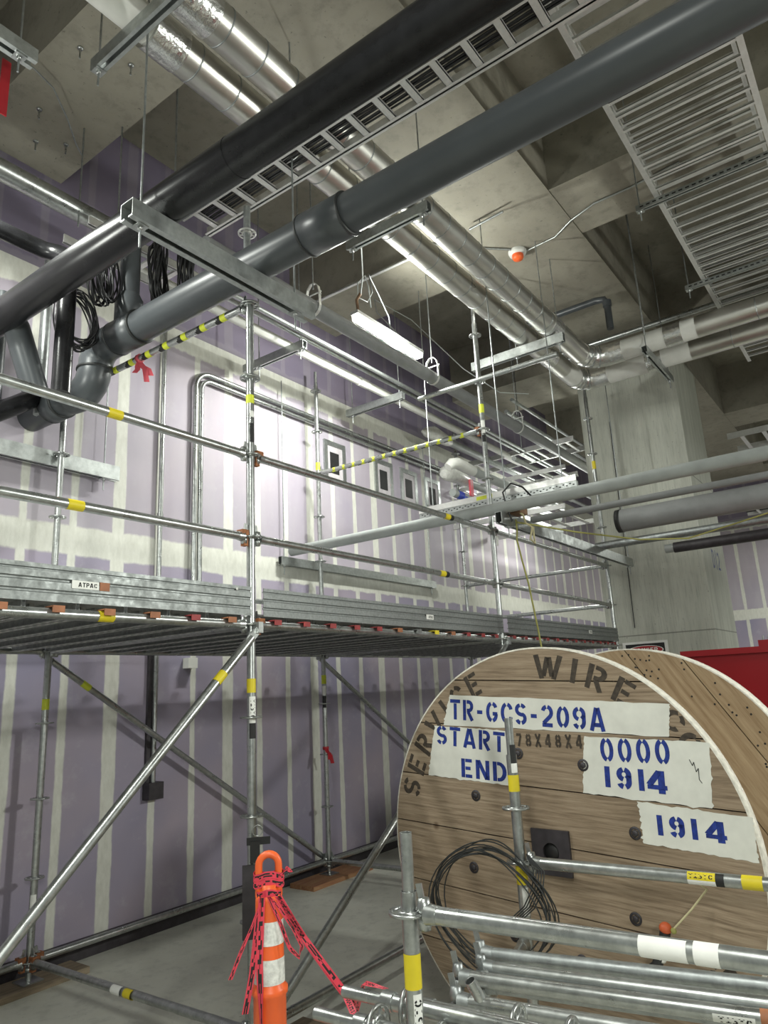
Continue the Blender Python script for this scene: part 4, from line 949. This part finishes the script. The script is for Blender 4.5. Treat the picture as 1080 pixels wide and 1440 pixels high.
# ------------------------------------------------------------------ cable trays
tr1 = tray('Y', -2.6, 3.78, 2.888, 3.13, 5.20, 'ladder tray with black cables running between the black and grey pipes', .205, .07, .05, lip=.024)
for k in range(9):
    x = 2.945+.014*k; z = 5.235+.008*(k % 2)
    pts = [(x+.006*math.sin(i*1.3+k), -2.5+.31*i, z) for i in range(21)]
    tag(MB().path(pts, .0065, 6).build('tray_cable', CABLE), 'black cable lying in the ladder tray between the two big pipes', 'cable', 'cables in the near ladder tray')
tray('X', 2.35, 3.35, 4.1, 4.42, 5.02, 'ladder tray behind the black pipe with cable coils hanging from it', .22, .07, .04)
def coil(cx_, cy_, cz_, rx, rz_, n, label, seed, yaw_=.6):
    rnd = random.Random(seed); mb = MB(); e1 = V((math.cos(yaw_), math.sin(yaw_), 0)); e2 = V((-math.sin(yaw_), math.cos(yaw_), 0))
    for k in range(n):
        o = V((cx_, cy_, cz_))+e2*rnd.uniform(-.05, .05)+e1*rnd.uniform(-.03, .03); a_, b_ = rx*rnd.uniform(.75, 1.1), rz_*rnd.uniform(.8, 1.1)
        mb.path([o+e1*a_*math.cos(2*PI*i/26)+V((0, 0, b_*math.sin(2*PI*i/26)))+e2*.02*math.sin(2*PI*i/13+k) for i in range(26)], .006, 5, closed=True)
    tag(mb.build('cable_coil', CABLE), label, 'cable coil')
coil(2.42, 4.02, 4.66, .14, .26, 16, 'black cable coil hanging between the black pipe and the grey riser tee', 1)
coil(2.40, 4.25, 4.36, .16, .20, 14, 'lower black cable coil with fanned strands by the grey elbow', 2, .2)
coil(2.86, 3.98, 4.82, .10, .26, 16, 'black cable coil hanging just right of the grey riser tee', 3)
coil(3.05, 3.92, 4.92, .12, .28, 16, 'black cable coil nearest the heavy strut', 4, .9)
tr2 = tray('X', 1.2, 9.6, .19, 1.04, 5.60, 'wide ladder tray of close rungs at the upper right', .16, .10, .026, lip=.02)
tray('X', 1.2, 9.6, .25, 1.10, 5.92, 'second wide ladder tray stacked above the first at upper right', .16, .10, .026)
for k, (x, zt) in enumerate(((3.0, 7.07), (5.55, 7.07), (7.15, 7.07))):
    t = thing('strut_trapeze', (x, .6, 5.55), ['perforated strut under the wide trays nearest overhead', 'perforated strut under the wide trays with rod at its left end', 'perforated strut under the far end of the wide trays'][k], 'strut hanger')
    sm = strut_mesh(MB(), (x, 1.22, 5.598), (x, -.1, 5.598), .045, .045); sm.cur = 1
    for q in range(24): sm.box((x-.0233, 1.17-.052*q, 5.575), (.001, .03, .012))
    sm.build('strut', [STRUT, BLACKM], t)
    for yy in (1.19, -.06): rod(x, yy, 5.46, zt, t); nut(x, yy, 5.548, t)
tray('Y', 3.45, 5.2, 9.6, 10.15, 5.14, 'ladder tray crossing between the column and the purple wall, upper one', .25, .08, .035)
tray('Y', 3.45, 5.2, 9.15, 9.6, 4.62, 'smaller ladder tray below the upper crossing tray', .25, .06, .03)
tray('Y', 3.45, 5.2, 8.98, 10.2, 4.02, 'ladder tray low behind the thin grey pipe, beside the tall post', .3, .07, .05)
t = thing('perforated_channel', (6.2, 3.2, 3.6), 'bright perforated channel lying just above the long pale grey pipe', 'channel')
MB().bb((6.2, 2.25, 3.565), (6.206, 4.0, 3.625)).bb((6.2, 2.25, 3.619), (6.28, 4.0, 3.625)).build('channel', ALU, t)
pm = MB().bb((6.205, 2.25, 3.50), (6.245, 4.0, 3.565)); pm.cur = 1
for q in range(52): pm.box((6.2045, 2.28+.033*q, 3.532+.014*(q % 2)), (.001, .018, .010))
pm.build('perforated_strip', [STRUT, BLACKM], t); MB().bb((6.199, 3.12, 3.575), (6.2, 3.3, 3.612)).build('sticker', LIME, t)
for yy in (2.4, 3.85): rod(6.25, yy, 3.6, 6.19, t)
# trays in the far right bay
tray('Y', -2.5, 1.75, 11.6, 12.4, 5.25, 'ladder tray in the far bay right of the column', .3, .09, .06)
tray('X', 12.4, 17, -.6, .0, 5.0, 'ladder tray running away in the far bay at the right edge', .3, .09, .05)
tray('Y', -3, 1.9, 12.8, 13.3, 4.35, 'low ladder tray seen between the pipes right of the column', .2, .07, .04)
for k in range(6):
    tag(MB().tube((12.9+.06*k, -3, 4.40), (12.9+.06*k, 1.9, 4.40), .016, 8).build('tray_cable', CABLE), 'black cable lying in the low far ladder tray', 'cable', 'cables in the low far tray')
for k, (x, y, zt, zb, lab) in enumerate(((12.2, .95, 7.07, 4.6, 'first thin rod hanging in the far bay right of the column'), (12.6, .75, 7.07, 4.6, 'second thin rod hanging in the far bay right of the column'), (2.52, 4.54, 6.19, 5.3, 'thin rod from the beam left of the heavy strut'), (2.7, 4.3, 6.19, 5.4, 'short thin rod from the beam near the purple wall corner'), (2.95, 3.95, 7.07, 5.1, 'thin rod hanging from the ceiling just right of the heavy strut rod'), (9.0, 4.0, 7.07, 5.0, 'thin rod dropping to the crossing tray left of the column'), (6.9, 1.62, 7.07, 5.1, 'thin rod hanging from the ceiling beside the wide tray end'))):
    tag(MB().tube((x, y, zb), (x, y, zt), .007, 8).build('hanger_rod', GALVD), lab, 'rod')

# ------------------------------------------------------------------ ceiling items
t = thing('smoke_detector', (6.29, 2.62, 6.15), 'white round detector with an orange cap on the concrete soffit', 'detector')
MB().lathe([(0, -.05), (.085, -.045), (.095, -.02), (.095, 0)], (6.29, 2.62, 6.185), seg=28).build('base', WHITEP, t)
MB().lathe([(0, -.10), (.05, -.095), (.06, -.075), (.06, -.045)], (6.29, 2.62, 6.185), seg=24).build('cap', ORANGE, t)
tag(MB().path([(5.55, 3.25, 6.17), (5.9, 2.95, 6.172), (6.2, 2.65, 6.172)], .010, 8).build('conduit', STRUT), 'thin conduit on the soffit left of the orange capped detector', 'conduit')
tag(MB().path([(6.33, 2.58, 6.172), (6.3, 2.2, 6.172), (6.15, 1.97, 6.172), (6.05, 1.7, 6.172), (6.05, 1.35, 6.172), (6.0, .9, 6.172)], .010, 8).build('conduit', STRUT), 'thin conduit on the soffit right of the orange capped detector', 'conduit')
tag(MB().path([(5.55, 2.78, 6.12), (5.52, 2.4, 6.12)], .012, 8).build('anchor_bar', GALVD), 'short dark bar hanging on the soffit left of the detector', 'anchor')
tag(MB().tube((5.605, 5.2, 6.15), (5.605, 3.4, 6.15), .018, 10).build('conduit', TIN), 'pale conduit along the beam edge above the lit lamp', 'conduit')
t = thing('drain_pipe', (8.2, 2.6, 6.0), 'small grey drain pipe with an elbow drop under the soffit before the column', 'pipe')
MB().path([(7.55, 3.2, 6.02), (7.55, 2.25, 6.02), (7.55, 2.16, 6.0), (7.55, 2.13, 5.93), (7.55, 2.13, 5.62)], .04, 14).build('pipe_run', GREYP, t); MB().tube((7.55, 2.13, 5.90), (7.55, 2.13, 5.97), .05, 14).build('socket', GREYP, t)
for k, (x, z) in enumerate(((8.75, 6.10), (8.9, 6.06))): tag(MB().tube((x, 3.2, z), (x, -4, z), .035, 12).build('conduit', GALV), ['steel conduit just above the silver pipes at right, nearer', 'steel conduit just above the silver pipes at right, farther'][k], 'conduit')
for k, (x, y) in enumerate(((2.2, 4.62), (2.35, 4.95), (2.52, 4.8), (2.1, 3.9), (2.4, 3.75))):
    mb = MB().tube((x, y, 6.10), (x, y, 6.19), .007, 8); mb.ring((x, y, 6.185), (0, 0, 1), 0, .02, .008, 10)
    tag(mb.build('ceiling_anchor', GALV), 'short steel anchor stub on the soffit of the beam at upper left', 'anchor', 'anchor stubs on the left beam')
tag(MB().path([(1.74, 4.15, 6.14), (1.82, 4.21, 6.12), (1.96, 4.22, 6.10), (2.12, 4.27, 6.10), (2.34, 4.46, 6.10), (2.52, 4.65, 6.11), (2.64, 4.77, 6.15)], .006, 6).build('loose_wire', GALVD), 'thin loose wire curving under the beam at upper left', 'wire')
trapeze((.5, 3.25, 5.20), (1.5, 3.25, 5.20), (.55, .92), 7.07, 'strut with rods at the top left corner beside the red banner', .08, .08)
t = MB().bb((1.485, 3.6, 5.03), (1.535, 3.606, 5.40)); t.build('red_banner', REDD); tag(bpy.data.objects['red_banner'], 'narrow red banner strip hanging at the top left edge', 'banner')
tag(MB().tube((9.66, 2.95, 2.4), (9.66, 2.92, 5.3), .006, 6).build('thin_cable', CABLE), 'thin dark cable running straight down the column face', 'cable')

GROUPS = {'loose_ledger': 'loose tubes lying on the rack', 'loose_standard': 'loose posts lying on the rack', 'strut_trapeze': 'hung strut supports', 'ladder_tray': 'ladder cable trays',
          'sole_board': 'timber boards under the scaffold posts', 'hanger_rod': 'thin hanger rods', 'clevis_hanger': 'clevis hangers along the grey pipe', 'insulated_pipe': 'silver insulated pipes',
          'wall_opening': 'small framed wall openings', 'conduit': 'thin conduits', 'cable_coil': 'black cable coils', 'bent_conduit': 'bent conduits on the wall', 'grey_pipe': 'grey pipes', 'wood_block': 'wood blocks on the strut', 'rope': 'ropes tied at the strut', 'lamp_cable': 'lamp cables'}
for o in bpy.data.objects:
    if o.parent is None and 'category' in o and 'group' not in o:
        g = GROUPS.get(o.name.split('.')[0])
        if g: o['group'] = g
t = thing('sprinkler_wheel', (2.9, 3.08, 4.78), 'pale slotted wheel of a scaffold post top seen between the two big pipes', 'rosette')
mb = MB(); rosette(mb, 2.92, 3.12, 4.80); mb.build('wheel', TIN, t); MB().tube((2.92, 3.12, 4.42), (2.92, 3.12, 5.0), .024, 14).build('post_end', GALVD, t)
